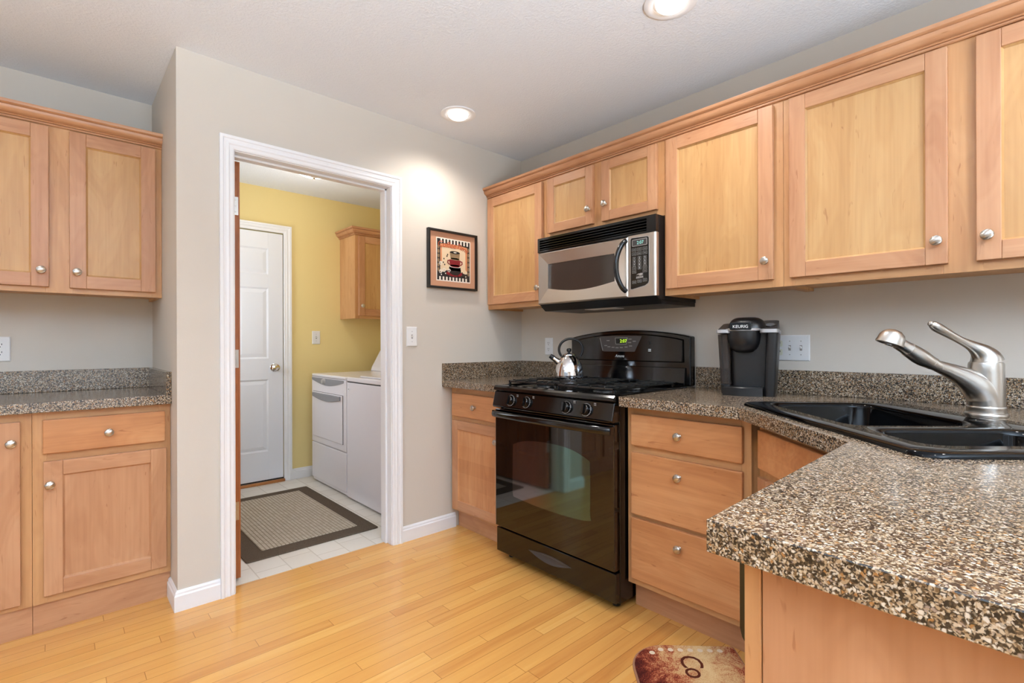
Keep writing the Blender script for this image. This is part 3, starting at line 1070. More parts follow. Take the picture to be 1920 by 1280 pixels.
for gx0, gx1 in ((RX0 + 0.045, 0.912), (0.918, RX1 - 0.045)):
    bm = bm_new()
    bw = 0.0055
    gy0, gy1 = -0.638, -0.135
    gm = (gx0 + gx1) / 2
    for y_ in (gy0 + bw, -0.38, gy1 - bw):
        box(bm, gx0, gx1, y_ - bw, y_ + bw, 0.942, 0.952)
    for x_ in (gx0 + bw, gx1 - bw):
        box(bm, x_ - bw, x_ + bw, gy0, gy1, 0.942, 0.952)
    for x_, y_ in ((gx0 + bw, gy0 + bw), (gx1 - bw, gy0 + bw), (gx0 + bw, gy1 - bw), (gx1 - bw, gy1 - bw)):
        box(bm, x_ - bw, x_ + bw, y_ - bw, y_ + bw, 0.9222, 0.944)
    # raised fingers bent over the frame
    for k in range(8):
        y_ = gy0 + 0.035 + k * 0.0615
        for (xa, xb) in ((gx0, gx0 + 0.115), (gx1 - 0.115, gx1)):
            box(bm, xa, xb, y_ - 0.004, y_ + 0.004, ZG - 0.008, ZG)
            xo = xa if xa == gx0 else xb - 0.008
            box(bm, xo, xo + 0.008, y_ - 0.004, y_ + 0.004, 0.944, ZG - 0.006)
    for k in range(4):
        x_ = gx0 + 0.055 + k * (gx1 - gx0 - 0.11) / 3
        for (ya, yb) in ((gy0, gy0 + 0.085), (-0.43, -0.33), (gy1 - 0.085, gy1)):
            box(bm, x_ - 0.004, x_ + 0.004, ya, yb, ZG - 0.008, ZG)
            for yo in (ya, yb - 0.008):
                box(bm, x_ - 0.004, x_ + 0.004, yo, yo + 0.008, 0.944, ZG - 0.006)
    obj('grate', bm, 'iron', t_, 0.0018)
bm = bm_new()   # tilted knob panel
prism(bm, [(-0.66, 0.897), (-0.697, 0.897), (-0.716, 0.822), (-0.712, 0.812), (-0.66, 0.812)], lambda p, q, s: (s, p, q), RX0 + 0.001, RX1 - 0.001)
obj('control_panel', bm, 'blackgloss', t_, 0.004)
kax = Vector((0, -0.0745, -0.0185)).normalized()
kax = Vector((0, -0.97, 0.24)).normalized()
for i, kx in enumerate((0.664, 0.779, 1.043, 1.160)):
    kz = 0.856
    o_ = Vector((kx, -0.7075, kz))
    bm = bm_new()
    lathe(bm, o_, kax, [(0.031, 0.0), (0.0305, 0.003), (0.0255, 0.005), (0.0235, 0.02), (0.021, 0.023), (0.0, 0.0235)], 32)
    e1, e2, _ = basis(kax)
    up_ = (Vector((0, 0, 1)) - kax * kax.z).normalized()
    rt_ = Vector((1, 0, 0))
    ctr = o_ + kax * 0.027
    vs_ = []
    for a, b, h_ in ((-0.006, -0.022, -0.005), (0.006, -0.022, -0.005), (0.006, 0.022, -0.005), (-0.006, 0.022, -0.005)):
        vs_.append(ctr + rt_ * a + up_ * b + kax * h_)
    vs2 = [p + kax * 0.009 + (ctr - p) * 0.12 for p in vs_]
    loops(bm, [vs_, vs2])
    kn_ = obj('burner_knob', bm, 'blackgloss', t_, smooth=35)
    bm = bm_new()
    nt_ = 72
    ro, ri = [], []
    for k in range(nt_):
        a = 2 * PI * k / nt_
        q = rt_ * math.cos(a) + up_ * math.sin(a)
        p = o_ + kax * 0.0041
        r2_ = 0.0298 if (k % 4) < 2 and math.sin(a) < 0.86 else 0.0278
        ro.append(p + q * r2_)
        ri.append(p + q * 0.0270)
    loops(bm, [ri, [x_ + kax * 0.0004 for x_ in ri], [x_ + kax * 0.0004 for x_ in ro], ro], cap=False)
    obj('dial_ring', bm, 'print_grey', kn_)
    bm = bm_new()
    p = ctr + kax * 0.0042
    v_ = [bm.verts.new(p + rt_ * a + up_ * b) for a, b in ((-0.0008, 0.004), (0.0008, 0.004), (0.0008, 0.018), (-0.0008, 0.018))]
    bm.faces.new(v_)
    obj('dial_mark', bm, 'print_white', kn_)
for kx in (0.664, 0.779, 1.043, 1.160):
    bm = bm_new()
    for a in range(2):
        for b in range(2):
            x_ = kx + 0.04 + a * 0.007
            box(bm, x_, x_ + 0.0045, -0.7042 - 0.0, -0.7037, 0.878 + b * 0.007, 0.8825 + b * 0.007)
    obj('burner_symbol', bm, 'print_grey', t_)
bm = bm_new()
box(bm, RX0 + 0.004, RX1 - 0.004, -0.698, -0.659, 0.178, 0.803)
od = obj('oven_door', bm, 'blackglass', t_, 0.004)
bm = bm_new()
wpts = [(0.672, 0.36), (0.83, 0.349), (1.02, 0.349), (1.165, 0.362), (1.172, 0.40), (1.172, 0.60), (1.160, 0.632), (1.06, 0.664), (0.93, 0.672), (0.78, 0.662), (0.680, 0.634), (0.668, 0.60), (0.664, 0.40)]
wp = smooth_path(wpts + [wpts[0]], 4)[:-1]
loops(bm, [[(x_, -0.6981, z_) for x_, z_ in wp], [(x_, -0.6986, z_) for x_, z_ in wp]])
obj('window', bm, 'ovenwindow', od)
bm = bm_new()
path = smooth_path([(RX0 + 0.010, -0.716, 0.778), (RX0 + 0.06, -0.730, 0.779), (0.75, -0.744, 0.780), (0.915, -0.748, 0.780), (1.08, -0.744, 0.780), (RX1 - 0.06, -0.730, 0.779), (RX1 - 0.010, -0.716, 0.778)], 5)
tube(bm, path, 0.0175, 16, upv=(0, 0, 1), flat=0.62)
for x_ in (RX0 + 0.006, RX1 - 0.030):
    box(bm, x_, x_ + 0.024, -0.722, -0.697, 0.763, 0.796)
obj('handle', bm, 'blackgloss', od, smooth=50)
bm = bm_new()
box(bm, RX0 + 0.004, RX1 - 0.004, -0.690, -0.659, 0.040, 0.168)
sd = obj('storage_drawer', bm, 'blackgloss', t_, 0.004)
bm = bm_new()   # lens-shaped pull
n_ = 18
lo = [(0.775 + 0.28 * i / n_, 0.114 - 0.028 * math.sin(PI * i / n_)) for i in range(n_ + 1)]
hi = [(0.775 + 0.28 * i / n_, 0.114 + 0.016 * math.sin(PI * i / n_) * 0.9) for i in range(n_, -1, -1)]
pl = lo + hi[1:-1]
mx_ = sum(p[0] for p in pl) / len(pl)
mz_ = sum(p[1] for p in pl) / len(pl)
loops(bm, [[(x_, -0.6898, z_) for x_, z_ in pl], [(x_, -0.6925, z_) for x_, z_ in pl],
           [(mx_ + (x_ - mx_) * 0.9, -0.6925, mz_ + (z_ - mz_) * 0.74) for x_, z_ in pl],
           [(mx_ + (x_ - mx_) * 0.86, -0.6903, mz_ + (z_ - mz_) * 0.62) for x_, z_ in pl]])
obj('pull', bm, 'darkgrey', sd, smooth=40)
# back panel
bm = bm_new()
n_ = 20
arch = [(RX0 - 0.006 + (RX1 - RX0 + 0.012) * i / n_, 1.183 + 0.040 * math.sin(PI * i / n_) ** 0.8) for i in range(n_ + 1)]
prism(bm, [(RX0 - 0.006, 0.93)] + arch + [(RX1 + 0.006, 0.93)], lambda p, q, s: (p, s, q), -0.014, -0.062)
bk_ = obj('back_panel', bm, 'blackgloss', t_, 0.006)
bm = bm_new()
ar2 = [(RX0 + 0.03 + (RX1 - RX0 - 0.06) * i / n_, 1.168 + 0.036 * math.sin(PI * i / n_) ** 0.8) for i in range(n_ + 1)]
rings = [[(p, -0.0615, q) for p, q in [(RX0 + 0.03, 1.048)] + ar2 + [(RX1 - 0.03, 1.048)]],
         [(p, -0.078 + 0.012 * (q - 1.048) / 0.16, q) for p, q in [(RX0 + 0.036, 1.054)] + [(0.915 + (p - 0.915) * 0.985, q - 0.006) for p, q in ar2] + [(RX1 - 0.036, 1.054)]]]
loops(bm, rings)
cp = obj('console', bm, 'blackgloss', bk_, smooth=30)
bm = bm_new()
prism(bm, [(-0.0615, 1.022), (-0.0615, 0.935), (-0.080, 0.931), (-0.070, 1.022)], lambda p, q, s: (s, p, q), RX0 + 0.02, RX1 - 0.02)
obj('lower_panel', bm, 'blackgloss', bk_, 0.002)


def on_console(x_, z_, lift=0.0004):
    return (x_, -0.078 + 0.012 * (z_ - 1.048) / 0.16 - lift, z_)


def con_quad(b, pts, lift=0.0006):
    a = [on_console(*p, 0.0) for p in pts]
    c_ = [on_console(*p, lift) for p in pts]
    loops(b, [a, c_])


bm = bm_new()
top_ = [(0.742 + (1.030 - 0.742) * i / 10, 1.1835 + 0.009 * math.sin(PI * (0.2 + 0.6 * i / 10))) for i in range(11)]
con_quad(bm, [(0.775, 1.102), (0.988, 1.102)] + top_[::-1], 0.0012)
obj('control_display', bm, 'displaypanel', bk_)
bm = bm_new()
con_quad(bm, [(0.744, 1.180), (0.748, 1.180), (0.772, 1.106), (0.768, 1.106)], 0.0018)
for p in ((0.805, 1.165), (0.955, 1.172), (0.953, 1.153), (0.983, 1.160), (0.790, 1.136), (0.813, 1.129), (0.842, 1.126), (0.870, 1.124), (0.899, 1.125), (0.931, 1.128), (0.960, 1.134)):
    con_quad(bm, [(p[0] - 0.010, p[1] - 0.0022), (p[0] + 0.010, p[1] - 0.0022), (p[0] + 0.010, p[1] + 0.0022), (p[0] - 0.010, p[1] + 0.0022)], 0.0018)
obj('button_print', bm, 'print_grey', bk_)
bm = bm_new()
con_quad(bm, [(0.858, 1.143), (0.933, 1.143), (0.938, 1.181), (0.853, 1.181)], 0.0016)
obj('clock_bezel', bm, 'print_grey', bk_)
bm = bm_new()
con_quad(bm, [(0.862, 1.146), (0.930, 1.146), (0.934, 1.178), (0.857, 1.178)], 0.0020)
obj('clock_window', bm, 'slot', bk_)
bm = place(text_bm('2:07', 0.027, 0.0002), on_console(0.911, 1.161, 0.0024), (1, 0, 0), (0, 0, 1))
obj('clock_digits', bm, 'led_green', bk_)
bm = place(text_bm('Amana', 0.022, 0.0003, shear=0.25), on_console(0.889, 1.077, 0.0006), (1, 0, 0), (0, 0, 1))
obj('lettering', bm, 'print_white', bk_)
bm = bm_new()
lathe(bm, on_console(1.080, 1.150, -0.001), (0, -1, 0), [(0.009, 0), (0.009, 0.003), (0.006, 0.005), (0.0, 0.005)], 16)
obj('oven_light_switch', bm, 'blackmatte', bk_)
bm = bm_new()
con_quad(bm, [(1.073, 1.105), (1.090, 1.105), (1.090, 1.110), (1.073, 1.110)], 0.0008)
con_quad(bm, [(1.073, 1.114), (1.090, 1.114), (1.090, 1.118), (1.073, 1.118)], 0.0008)
obj('switch_print', bm, 'print_white', bk_)

# ------------------------------------------------------------------ kettle on the rear left burner
t_ = thing('kettle', 'polished steel whistling kettle with black ring handle on stove', 'kettle', (0.724, -0.322, ZG + 0.0003), YAW)
bm = bm_new()
lathe(bm, (0, 0, 0), (0, 0, 1), [(0.074, 0), (0.079, 0.003), (0.0800, 0.010), (0.0785, 0.030), (0.0745, 0.055), (0.0665, 0.082), (0.0555, 0.103), (0.043, 0.118), (0.035, 0.124), (0.034, 0.126)], 48)
body_ = obj('body', bm, 'chrome', t_, smooth=40, local=True)
bm = bm_new()
lathe(bm, (0, 0, 0.1255), (0, 0, 1), [(0.036, 0), (0.035, 0.004), (0.026, 0.009), (0.010, 0.012), (0.0, 0.012)], 36)
obj('lid', bm, 'chrome', t_, smooth=40, local=True)
bm = bm_new()
lathe(bm, (0, 0, 0.137), (0, 0, 1), [(0.007, 0), (0.007, 0.006), (0.013, 0.012), (0.014, 0.020), (0.010, 0.027), (0.0, 0.029)], 24)
obj('lid_knob', bm, 'blackmatte', t_, smooth=50, local=True)
bm = bm_new()
tube(bm, smooth_path([(-0.050, 0, 0.082), (-0.072, 0, 0.098), (-0.091, 0, 0.113)], 4), [0.022, 0.0205, 0.019, 0.0175, 0.016, 0.0155, 0.015, 0.0145, 0.014], 20)
obj('spout', bm, 'chrome', t_, smooth=50, local=True)
bm = bm_new()
tube(bm, [(-0.088, 0, 0.1105), (-0.106, 0, 0.124)], [0.0155, 0.013], 18)
obj('whistle', bm, 'blackmatte', t_, smooth=50, local=True)
bm = bm_new()
pts = []
for i in range(33):
    a = math.radians(218 - 256 * i / 32)
    pts.append((0.010 + 0.066 * math.cos(a), 0.0, 0.158 + 0.060 * math.sin(a)))
tube(bm, pts, [0.0115] * 33, 14, upv=(0, 1, 0), flat=0.62)
obj('handle', bm, 'blackmatte', t_, smooth=50, local=True)

# ------------------------------------------------------------------ microwave
MX0, MX1 = 0.538, 1.310
t_ = thing('microwave', 'stainless over-the-range microwave with black vent above the stove', 'microwave', ((MX0 + MX1) / 2, -0.19, 1.334))
bm = bm_new()
box(bm, MX0 + 0.002, MX1 - 0.001, -0.352, -0.002, 1.356, 1.754)
obj('body', bm, 'blackmatte', t_, 0.002)
bm = bm_new()   # underside pan
prism(bm, [(-0.376, 1.372), (-0.332, 1.336), (-0.010, 1.336), (-0.010, 1.3555), (-0.352, 1.3555), (-0.352, 1.372)], lambda p, q, s: (s, p, q), MX0 + 0.012, MX1)
obj('underside', bm, 'blackmatte', t_, 0.002)
bm = bm_new()
box(bm, 0.82, 1.02, -0.30, -0.22, 1.333, 1.3358)
obj('cooktop_lamp_lens', bm, 'whiteplastic', t_)
bm = bm_new()   # vent grille
box(bm, MX0, MX1 - 0.001, -0.366, -0.353, 1.672, 1.753)
box(bm, MX0, MX1 - 0.001, -0.380, -0.366, 1.741, 1.753)
box(bm, MX0, MX1 - 0.001, -0.380, -0.366, 1.672, 1.682)
box(bm, MX0, MX0 + 0.016, -0.380, -0.366, 1.682, 1.741)
box(bm, MX1 - 0.05, MX1 - 0.001, -0.380, -0.366, 1.682, 1.741)
for k in range(4):
    z_ = 1.6875 + k * 0.0135
    prism(bm, [(-0.366, z_ + 0.007), (-0.379, z_), (-0.379, z_ + 0.003), (-0.366, z_ + 0.010)], lambda p, q, s: (s, p, q), MX0 + 0.016, MX1 - 0.05)
obj('vent_grille', bm, 'blackgloss', t_)
DX1 = 1.154
bm = bm_new()   # pillowed stainless door round the window
wx0, wx1, wz0, wz1 = 0.606, 1.066, 1.462, 1.602
n_ = 12
inner = [(wx0 + (wx1 - wx0) * i / n_, wz0 - 0.024 * math.sin(PI * i / n_)) for i in range(n_ + 1)] + [(wx1 - (wx1 - wx0) * i / n_, wz1) for i in range(n_ + 1)]
outer_ = [(MX0 + (DX1 - MX0) * i / n_, 1.3735) for i in range(n_ + 1)] + [(DX1 - (DX1 - MX0) * i / n_, 1.6705) for i in range(n_ + 1)]
mid_ = [(0.62 * a[0] + 0.38 * b[0] + 0.0, 0.62 * a[1] + 0.38 * b[1]) for a, b in zip(outer_, inner)]
oi = [((MX0 + DX1) / 2 + (p - (MX0 + DX1) / 2) * 0.975, 1.522 + (q - 1.522) * 0.95) for p, q in outer_]
rings = [[(p, -0.353, q) for p, q in outer_], [(p, -0.374, q) for p, q in outer_], [(p, -0.380, q) for p, q in oi],
         [(p, -0.3655, q) for p, q in inner], [(p, -0.360, q) for p, q in inner], [(p, -0.353, q) for p, q in inner]]
vr = loops(bm, rings, cap=False)
mwd = obj('door', bm, 'stainless', t_, smooth=6)
bm = bm_new()
loops(bm, [[(p, -0.3535, q) for p, q in inner], [(p, -0.3630, q) for p, q in inner]])
obj('window', bm, 'mwwindow', mwd)
bm = bm_new()
path = smooth_path([(1.142, -0.376, 1.652), (1.131, -0.396, 1.632), (1.116, -0.412, 1.58), (1.112, -0.416, 1.528), (1.116, -0.412, 1.474), (1.131, -0.396, 1.424), (1.142, -0.376, 1.404)], 5)
tube(bm, path, [0.012] + [0.0125] * (len(path) - 2) + [0.012], 16)
obj('handle', bm, 'blackgloss', mwd, smooth=50)
bm = bm_new()
prism(bm, rrect(DX1 + 0.002, MX1 - 0.001, -0.380, -0.353, (0.012, 0.001, 0.001, 0.003), 5), lambda p, q, s: (p, q, s), 1.3735, 1.6705)
cpn = obj('control_panel', bm, 'stainless', t_, smooth=30)


def mwq(b, pts, lift, base=0.0):
    loops(b, [[(p, -0.380 - base, q) for p, q in pts], [(p, -0.380 - base - lift, q) for p, q in pts]])


bm = bm_new()
kp = [(1.172, 1.413), (1.180, 1.411), (1.25, 1.424), (1.268, 1.434), (1.272, 1.446), (1.272, 1.648), (1.266, 1.654), (1.178, 1.658), (1.172, 1.652)]
c0 = (1.222, 1.534)
mwq(bm, [(c0[0] + (p - c0[0]) * 1.05, c0[1] + (q - c0[1]) * 1.022) for p, q in kp], 0.0006)
obj('keypad_edge', bm, 'silver', cpn)
bm = bm_new()
mwq(bm, kp, 0.0012)
obj('keypad', bm, 'blackgloss', cpn)
bm = bm_new()
mwq(bm, rrect(1.180, 1.264, 1.616, 1.649, 0.004, 3), 0.0018)
obj('display_bezel', bm, 'print_grey', cpn)
bm = bm_new()
mwq(bm, [(1.184, 1.619), (1.260, 1.619), (1.260, 1.646), (1.184, 1.646)], 0.0022)
obj('display', bm, 'darkgrey', cpn)
bm = place(text_bm('2:07', 0.022, 0.0002), (1.226, -0.3824, 1.631), (1, 0, 0), (0, 0, 1))
obj('display_digits', bm, 'led_cyan', cpn)
cols_ = (1.192, 1.2215, 1.2515)


def key(cx, cz, hw, hh, ch=None):
    """one membrane key: dark pad, thin outline and its print"""
    b = bm_new()
    box(b, cx - hw, cx + hw, -0.3814, -0.3811, cz - hh, cz + hh, 1)
    o_ = [(cx - hw, cz - hh), (cx + hw, cz - hh), (cx + hw, cz + hh), (cx - hw, cz + hh)]
    k_ = 0.0011
    i_ = [(cx - hw + k_, cz - hh + k_), (cx + hw - k_, cz - hh + k_), (cx + hw - k_, cz + hh - k_), (cx - hw + k_, cz + hh - k_)]
    loops(b, [[(p, -0.3813, q) for p, q in o_], [(p, -0.3817, q) for p, q in o_], [(p, -0.3817, q) for p, q in i_], [(p, -0.3813, q) for p, q in i_]], cap=False)
    if ch:
        b2 = place(text_bm(ch, 0.0125, 0.0002), (cx, -0.3815, cz), (1, 0, 0), (0, 0, 1))
        me_ = bpy.data.meshes.new('tmp')
        b2.to_mesh(me_)
        b2.free()
        n0 = len(b.faces)
        b.from_mesh(me_)
        b.faces.ensure_lookup_table()
        for f_ in b.faces[n0:]:
            f_.material_index = 2
        bpy.data.meshes.remove(me_)
    else:
        box(b, cx - hw * 0.55, cx + hw * 0.55, -0.3817, -0.3813, cz - 0.001, cz + 0.001)
    obj('key', b, ['print_grey', 'blackmatte', 'print_white'], cpn)


for z_ in (1.600, 1.580):
    for x_ in cols_:
        key(x_, z_, 0.012, 0.0075)
for i, ch in enumerate('1234567890'):
    key(cols_[i % 3] if i < 9 else cols_[1], 1.558 - (i // 3) * 0.0158, 0.009, 0.0068, ch)
for x_, z_ in ((cols_[0], 1.5106), (cols_[2], 1.5106), (cols_[0], 1.4935), (cols_[2], 1.4935), (cols_[0], 1.444), (cols_[1], 1.447), (cols_[2], 1.450)):
    key(x_, z_, 0.011, 0.0068)
bm = bm_new()   # swoosh emblem and the small bar of letters under it
sw = [(1.203, 1.476), (1.214, 1.483), (1.228, 1.485), (1.243, 1.484), (1.236, 1.481), (1.243, 1.478), (1.230, 1.473), (1.216, 1.474), (1.222, 1.478), (1.211, 1.478)]
mwq(bm, sw, 0.0004, 0.0012)
mwq(bm, [(1.202, 1.4600), (1.243, 1.4620), (1.243, 1.4636), (1.202, 1.4616)], 0.0004, 0.0012)
for k in range(6):
    x_ = 1.203 + k * 0.0067
    mwq(bm, [(x_, 1.4625 + k * 0.0003), (x_ + 0.0048, 1.4627 + k * 0.0003), (x_ + 0.0048, 1.470 + k * 0.0003), (x_, 1.4698 + k * 0.0003)], 0.0004, 0.0012)
obj('emblem', bm, 'print_grey', cpn)

# ------------------------------------------------------------------ coffee maker
t_ = thing('coffee_maker', 'black single-cup coffee maker with silver trim beside the sink', 'coffee maker', (1.648, -0.185, ZC + 0.0005), math.radians(17))


def taper(z):
    return 1.0 + 0.13 * z / 0.27


def tbox(b, x0, x1, y0, y1, z0, z1, r=0.012, mi=0):
    n_ = 4
    rings = []
    for z_ in (z0, (z0 + z1) / 2, z1):
        k = taper(z_)
        rings.append([(x_ * k, y_ * (1 + (k - 1) * 0.4), z_) for x_, y_ in rrect(x0, x1, y0, y1, r, n_)])
    loops(b, rings, mi=mi)


bm = bm_new()
tbox(bm, -0.062, 0.108, -0.045, 0.125, 0.0, 0.268, 0.02)
obj('body', bm, 'keurigblack', t_, smooth=35, local=True)
bm = bm_new()
tbox(bm, 0.068, 0.108, -0.092, -0.0455, 0.0, 0.268, 0.014)
obj('side_column', bm, 'keurigblack', t_, smooth=35, local=True)
bm = bm_new()
tbox(bm, -0.105, -0.0635, -0.060, 0.115, 0.045, 0.262, 0.014)
obj('water_reservoir', bm, 'smoked', t_, smooth=35, local=True)
bm = bm_new()
tbox(bm, -0.104, -0.0625, -0.062, 0.118, 0.0, 0.044, 0.012)
obj('reservoir_base', bm, 'keurigblack', t_, smooth=35, local=True)
bm = bm_new()
tr_ = [(-0.092 + 0.155 * i / 12, -0.098 - 0.020 * math.sin(PI * i / 12)) for i in range(13)] + [(0.063, -0.046), (-0.092, -0.046)]
loops(bm, [[(x_, y_, 0.0) for x_, y_ in tr_], [(x_ * 1.01, y_, 0.034) for x_, y_ in tr_], [(x_ * 0.97, y_ * 0.98, 0.037) for x_, y_ in tr_]])
obj('drip_tray', bm, 'keurigblack', t_, smooth=35, local=True)
bm = bm_new()   # silver shoulder band
for (x0, x1) in ((-0.120, -0.058), (0.052, 0.124)):
    n_ = 4
    loops(bm, [[(x_, y_, z_ - 0.10 * (y_ + 0.0) * 0.3) for x_, y_ in rrect(x0, x1, -0.105, 0.12, 0.022, n_)] for z_ in (0.2655, 0.280)])
obj('shoulder_trim', bm, 'silver', t_, smooth=35, local=True)
bm = bm_new()
for (x0, x1, zt) in ((-0.116, -0.060, 0.295), (0.054, 0.119, 0.306)):
    n_ = 4
    P_ = rrect(x0, x1, -0.100, 0.115, 0.022, n_)
    loops(bm, [[(x_, y_, 0.279 - 0.03 * y_) for x_, y_ in P_], [(x_ * 0.985, y_ * 0.95, zt - 0.006 + 0.20 * (y_ + 0.02)) for x_, y_ in P_]])
obj('top_shoulder', bm, 'darkgrey', t_, smooth=35, local=True)
bm = bm_new()   # oval button screen on the right shoulder
n_ = 28
ov = [(0.0865 + 0.025 * math.cos(2 * PI * i / n_), -0.01 + 0.042 * math.sin(2 * PI * i / n_)) for i in range(n_)]
zz = lambda y_: 0.3005 + 0.20 * (y_ / 0.95 + 0.02)
loops(bm, [[(x_, y_, zz(y_) - 0.002) for x_, y_ in ov], [(x_, y_, zz(y_) + 0.0025) for x_, y_ in ov]])
ov2 = [(0.0865 + 0.018 * math.cos(2 * PI * i / n_), -0.01 + 0.033 * math.sin(2 * PI * i / n_)) for i in range(n_)]
loops(bm, [[(x_, y_, zz(y_) + 0.0020) for x_, y_ in ov2], [(x_, y_, zz(y_) + 0.0032) for x_, y_ in ov2]], mi=1)
obj('button_screen', bm, ['blackgloss', 'greyplastic'], t_, smooth=35, local=True)
bm = bm_new()   # domed brew head
rings = []
for k in range(9):
    a = PI / 2 * k / 8
    s_, h_ = math.cos(a) ** 0.7, math.sin(a)
    rings.append([(-0.008 + (x_ + 0.008) * (0.25 + 0.75 * s_), y_ * (0.25 + 0.75 * s_) + 0.0, 0.279 + 0.058 * h_) for x_, y_ in rrect(-0.078, 0.075, -0.095, 0.12, 0.055, 6)])
loops(bm, rings)
obj('brew_head', bm, 'keurigblack', t_, smooth=50, local=True)
bm = bm_new()   # rounded pod holder hanging below
rings = []
for r_, z_ in ((0.066, 0.277), (0.066, 0.250), (0.062, 0.222), (0.052, 0.200), (0.034, 0.186), (0.012, 0.182)):
    rings.append([(-0.012 + r_ * math.cos(a), -0.058 + r_ * 0.88 * math.sin(a), z_) for a in [2 * PI * i / 28 for i in range(28)]])
loops(bm, rings)
obj('pod_holder', bm, 'keurigblack', t_, smooth=50, local=True)
bm = bm_new()   # silver collar and handle plate
lathe(bm, (-0.012, -0.058, 0.276), (0, 0, 1), [(0.066, 0), (0.072, 0.002), (0.072, 0.010), (0.062, 0.013)], 36)
obj('collar', bm, 'silver', t_, smooth=35, local=True)
bm = bm_new()
loops(bm, [[(x_, -0.131, z_) for x_, z_ in rrect(-0.060, 0.024, 0.280, 0.312, 0.006, 3)], [(x_, -0.100, z_) for x_, z_ in rrect(-0.062, 0.026, 0.278, 0.314, 0.006, 3)]])
obj('handle', bm, 'blackgloss', t_, 0.002, local=True)
bm = place(text_bm('KEURIG', 0.0175, 0.0003), (-0.018, -0.1314, 0.294), (1, 0, 0), (0, 0, 1))
obj('lettering', bm, 'print_white', t_, local=True)


# ------------------------------------------------------------------ wall plates
def plate(name, label, cat, F, s, z, gangs, hgt=0.115, group=None):
    """gangs: list of 'toggle' | 'outlet' | 'gfci'; F(s,d,z)"""
    n = len(gangs)
    wd = 0.070 + (n - 1) * 0.046
    root = thing(name, label, cat, F(s, 0.0, z - hgt / 2), 0.0, group)
    b = bm_new()
    rings = []
    for ins, d in ((0.0, 0.0004), (0.0, 0.003), (0.004, 0.0062)):
        rings.append([F(s + a, d, z + c_) for a, c_ in ((-wd / 2 + ins, -hgt / 2 + ins), (wd / 2 - ins, -hgt / 2 + ins), (wd / 2 - ins, hgt / 2 - ins), (-wd / 2 + ins, hgt / 2 - ins))])
    loops(b, rings)
    obj('cover_plate', b, 'whiteplastic', root)
    for i, gk in enumerate(gangs):
        c_ = s + (i - (n - 1) / 2) * 0.046
        if gk == 'toggle':
            b = bm_new()
            box(b, c_ - 0.005, c_ + 0.005, 0.006, 0.0068, z - 0.012, z + 0.012, 1, F)
            loops(b, [[F(c_ + a, 0.0066, z + e) for a, e in ((-0.0035, -0.005), (0.0035, -0.005), (0.0035, 0.005), (-0.0035, 0.005))],
                      [F(c_ + a, 0.018, z + 0.006 + e) for a, e in ((-0.003, -0.003), (0.003, -0.003), (0.003, 0.003), (-0.003, 0.003))]])
            obj('toggle', b, ['whiteplastic', 'print_grey'], root)
            for e in (-0.030, 0.030):
                b = bm_new()
                box(b, c_ - 0.002, c_ + 0.002, 0.006, 0.0067, z + e - 0.002, z + e + 0.002, 0, F)
                obj('screw', b, 'print_grey', root)
        else:
            for e in (-0.0195, 0.0195) if gk == 'outlet' else (-0.018, 0.018):
                b = bm_new()
                loops(b, [[F(c_ + a, d, z + e + q) for a, q in rrect(-0.0165, 0.0165, -0.014, 0.014, 0.006 if gk == 'outlet' else 0.001, 3)] for d in (0.006, 0.0075)])
                for a, hh in ((-0.006, 0.0045), (0.006, 0.0038)):
                    box(b, c_ + a - 0.0012, c_ + a + 0.0012, 0.0074, 0.0078, z + e + 0.002 - hh + 0.002, z + e + 0.002 + hh + 0.002, 1, F)
                box(b, c_ - 0.0025, c_ + 0.0025, 0.0074, 0.0078, z + e - 0.010, z + e - 0.0055, 1, F)
                obj('receptacle', b, ['ivory' if n > 1 else 'whiteplastic', 'slot'], root)
    return root


FW0 = lambda s, d, z: (d, s, z)
plate('light_switch', 'white single light switch between doorway and picture', 'switch', FW0, -0.894, 1.192, ['toggle'])
plate('light_switch', 'white light switch on the yellow laundry wall', 'switch', lambda s, d, z: (-1.83 + d, s, z), -0.752, 1.205, ['toggle'])
plate('wall_outlet', 'white double outlet on the range wall behind the kettle', 'outlet', north, 0.269, 1.129, ['outlet'])
plate('switch_plate', 'white triple plate with outlet and two switches behind coffee maker', 'switch', north, 1.757, 1.127, ['outlet', 'toggle', 'toggle'])
plate('wall_outlet', 'white safety outlet above the niche worktop at left edge', 'outlet', lambda s, d, z: (-0.726 + d, s, z), -2.632, 1.132, ['gfci'])

# ------------------------------------------------------------------ framed picture
t_ = thing('framed_picture', 'black framed coffee cup print with tan mat beside the corner', 'picture', (0.0, -0.602, 1.488))
PY0, PY1, PZ0, PZ1 = -0.789, -0.415, 1.490, 1.850
bm = bm_new()
fwid = 0.012
rings = []
for ins, d in ((0.0, 0.0006), (0.0, 0.024), (0.002, 0.026), (fwid, 0.026), (fwid + 0.001, 0.010)):
    rings.append([(d, PY0 + ins, PZ0 + ins), (d, PY1 - ins, PZ0 + ins), (d, PY1 - ins, PZ1 - ins), (d, PY0 + ins, PZ1 - ins)])
loops(bm, rings, cap=False)
obj('frame', bm, 'blackmatte', t_)
M['mat_board'] = plain('tan_mat_board', (196, 144, 112), 0.6)
for nm, c_ in (('art_cream', (224, 200, 166)), ('art_black', (30, 26, 26)), ('art_rust', (178, 84, 50)), ('art_red', (128, 20, 30)),
               ('art_tan', (140, 116, 86)), ('art_white', (232, 224, 212)), ('art_orange', (210, 140, 98))):
    M[nm] = plain(nm, c_, 0.55)
bm = bm_new()
box(bm, 0.004, 0.0102, PY0 + 0.011, PY1 - 0.011, PZ0 + 0.011, PZ1 - 0.011)
obj('mat_board', bm, 'mat_board', t_)
AY0, AY1, AZ0, AZ1 = -0.720, -0.470, 1.543, 1.797
aw, ah = AY1 - AY0, AZ1 - AZ0


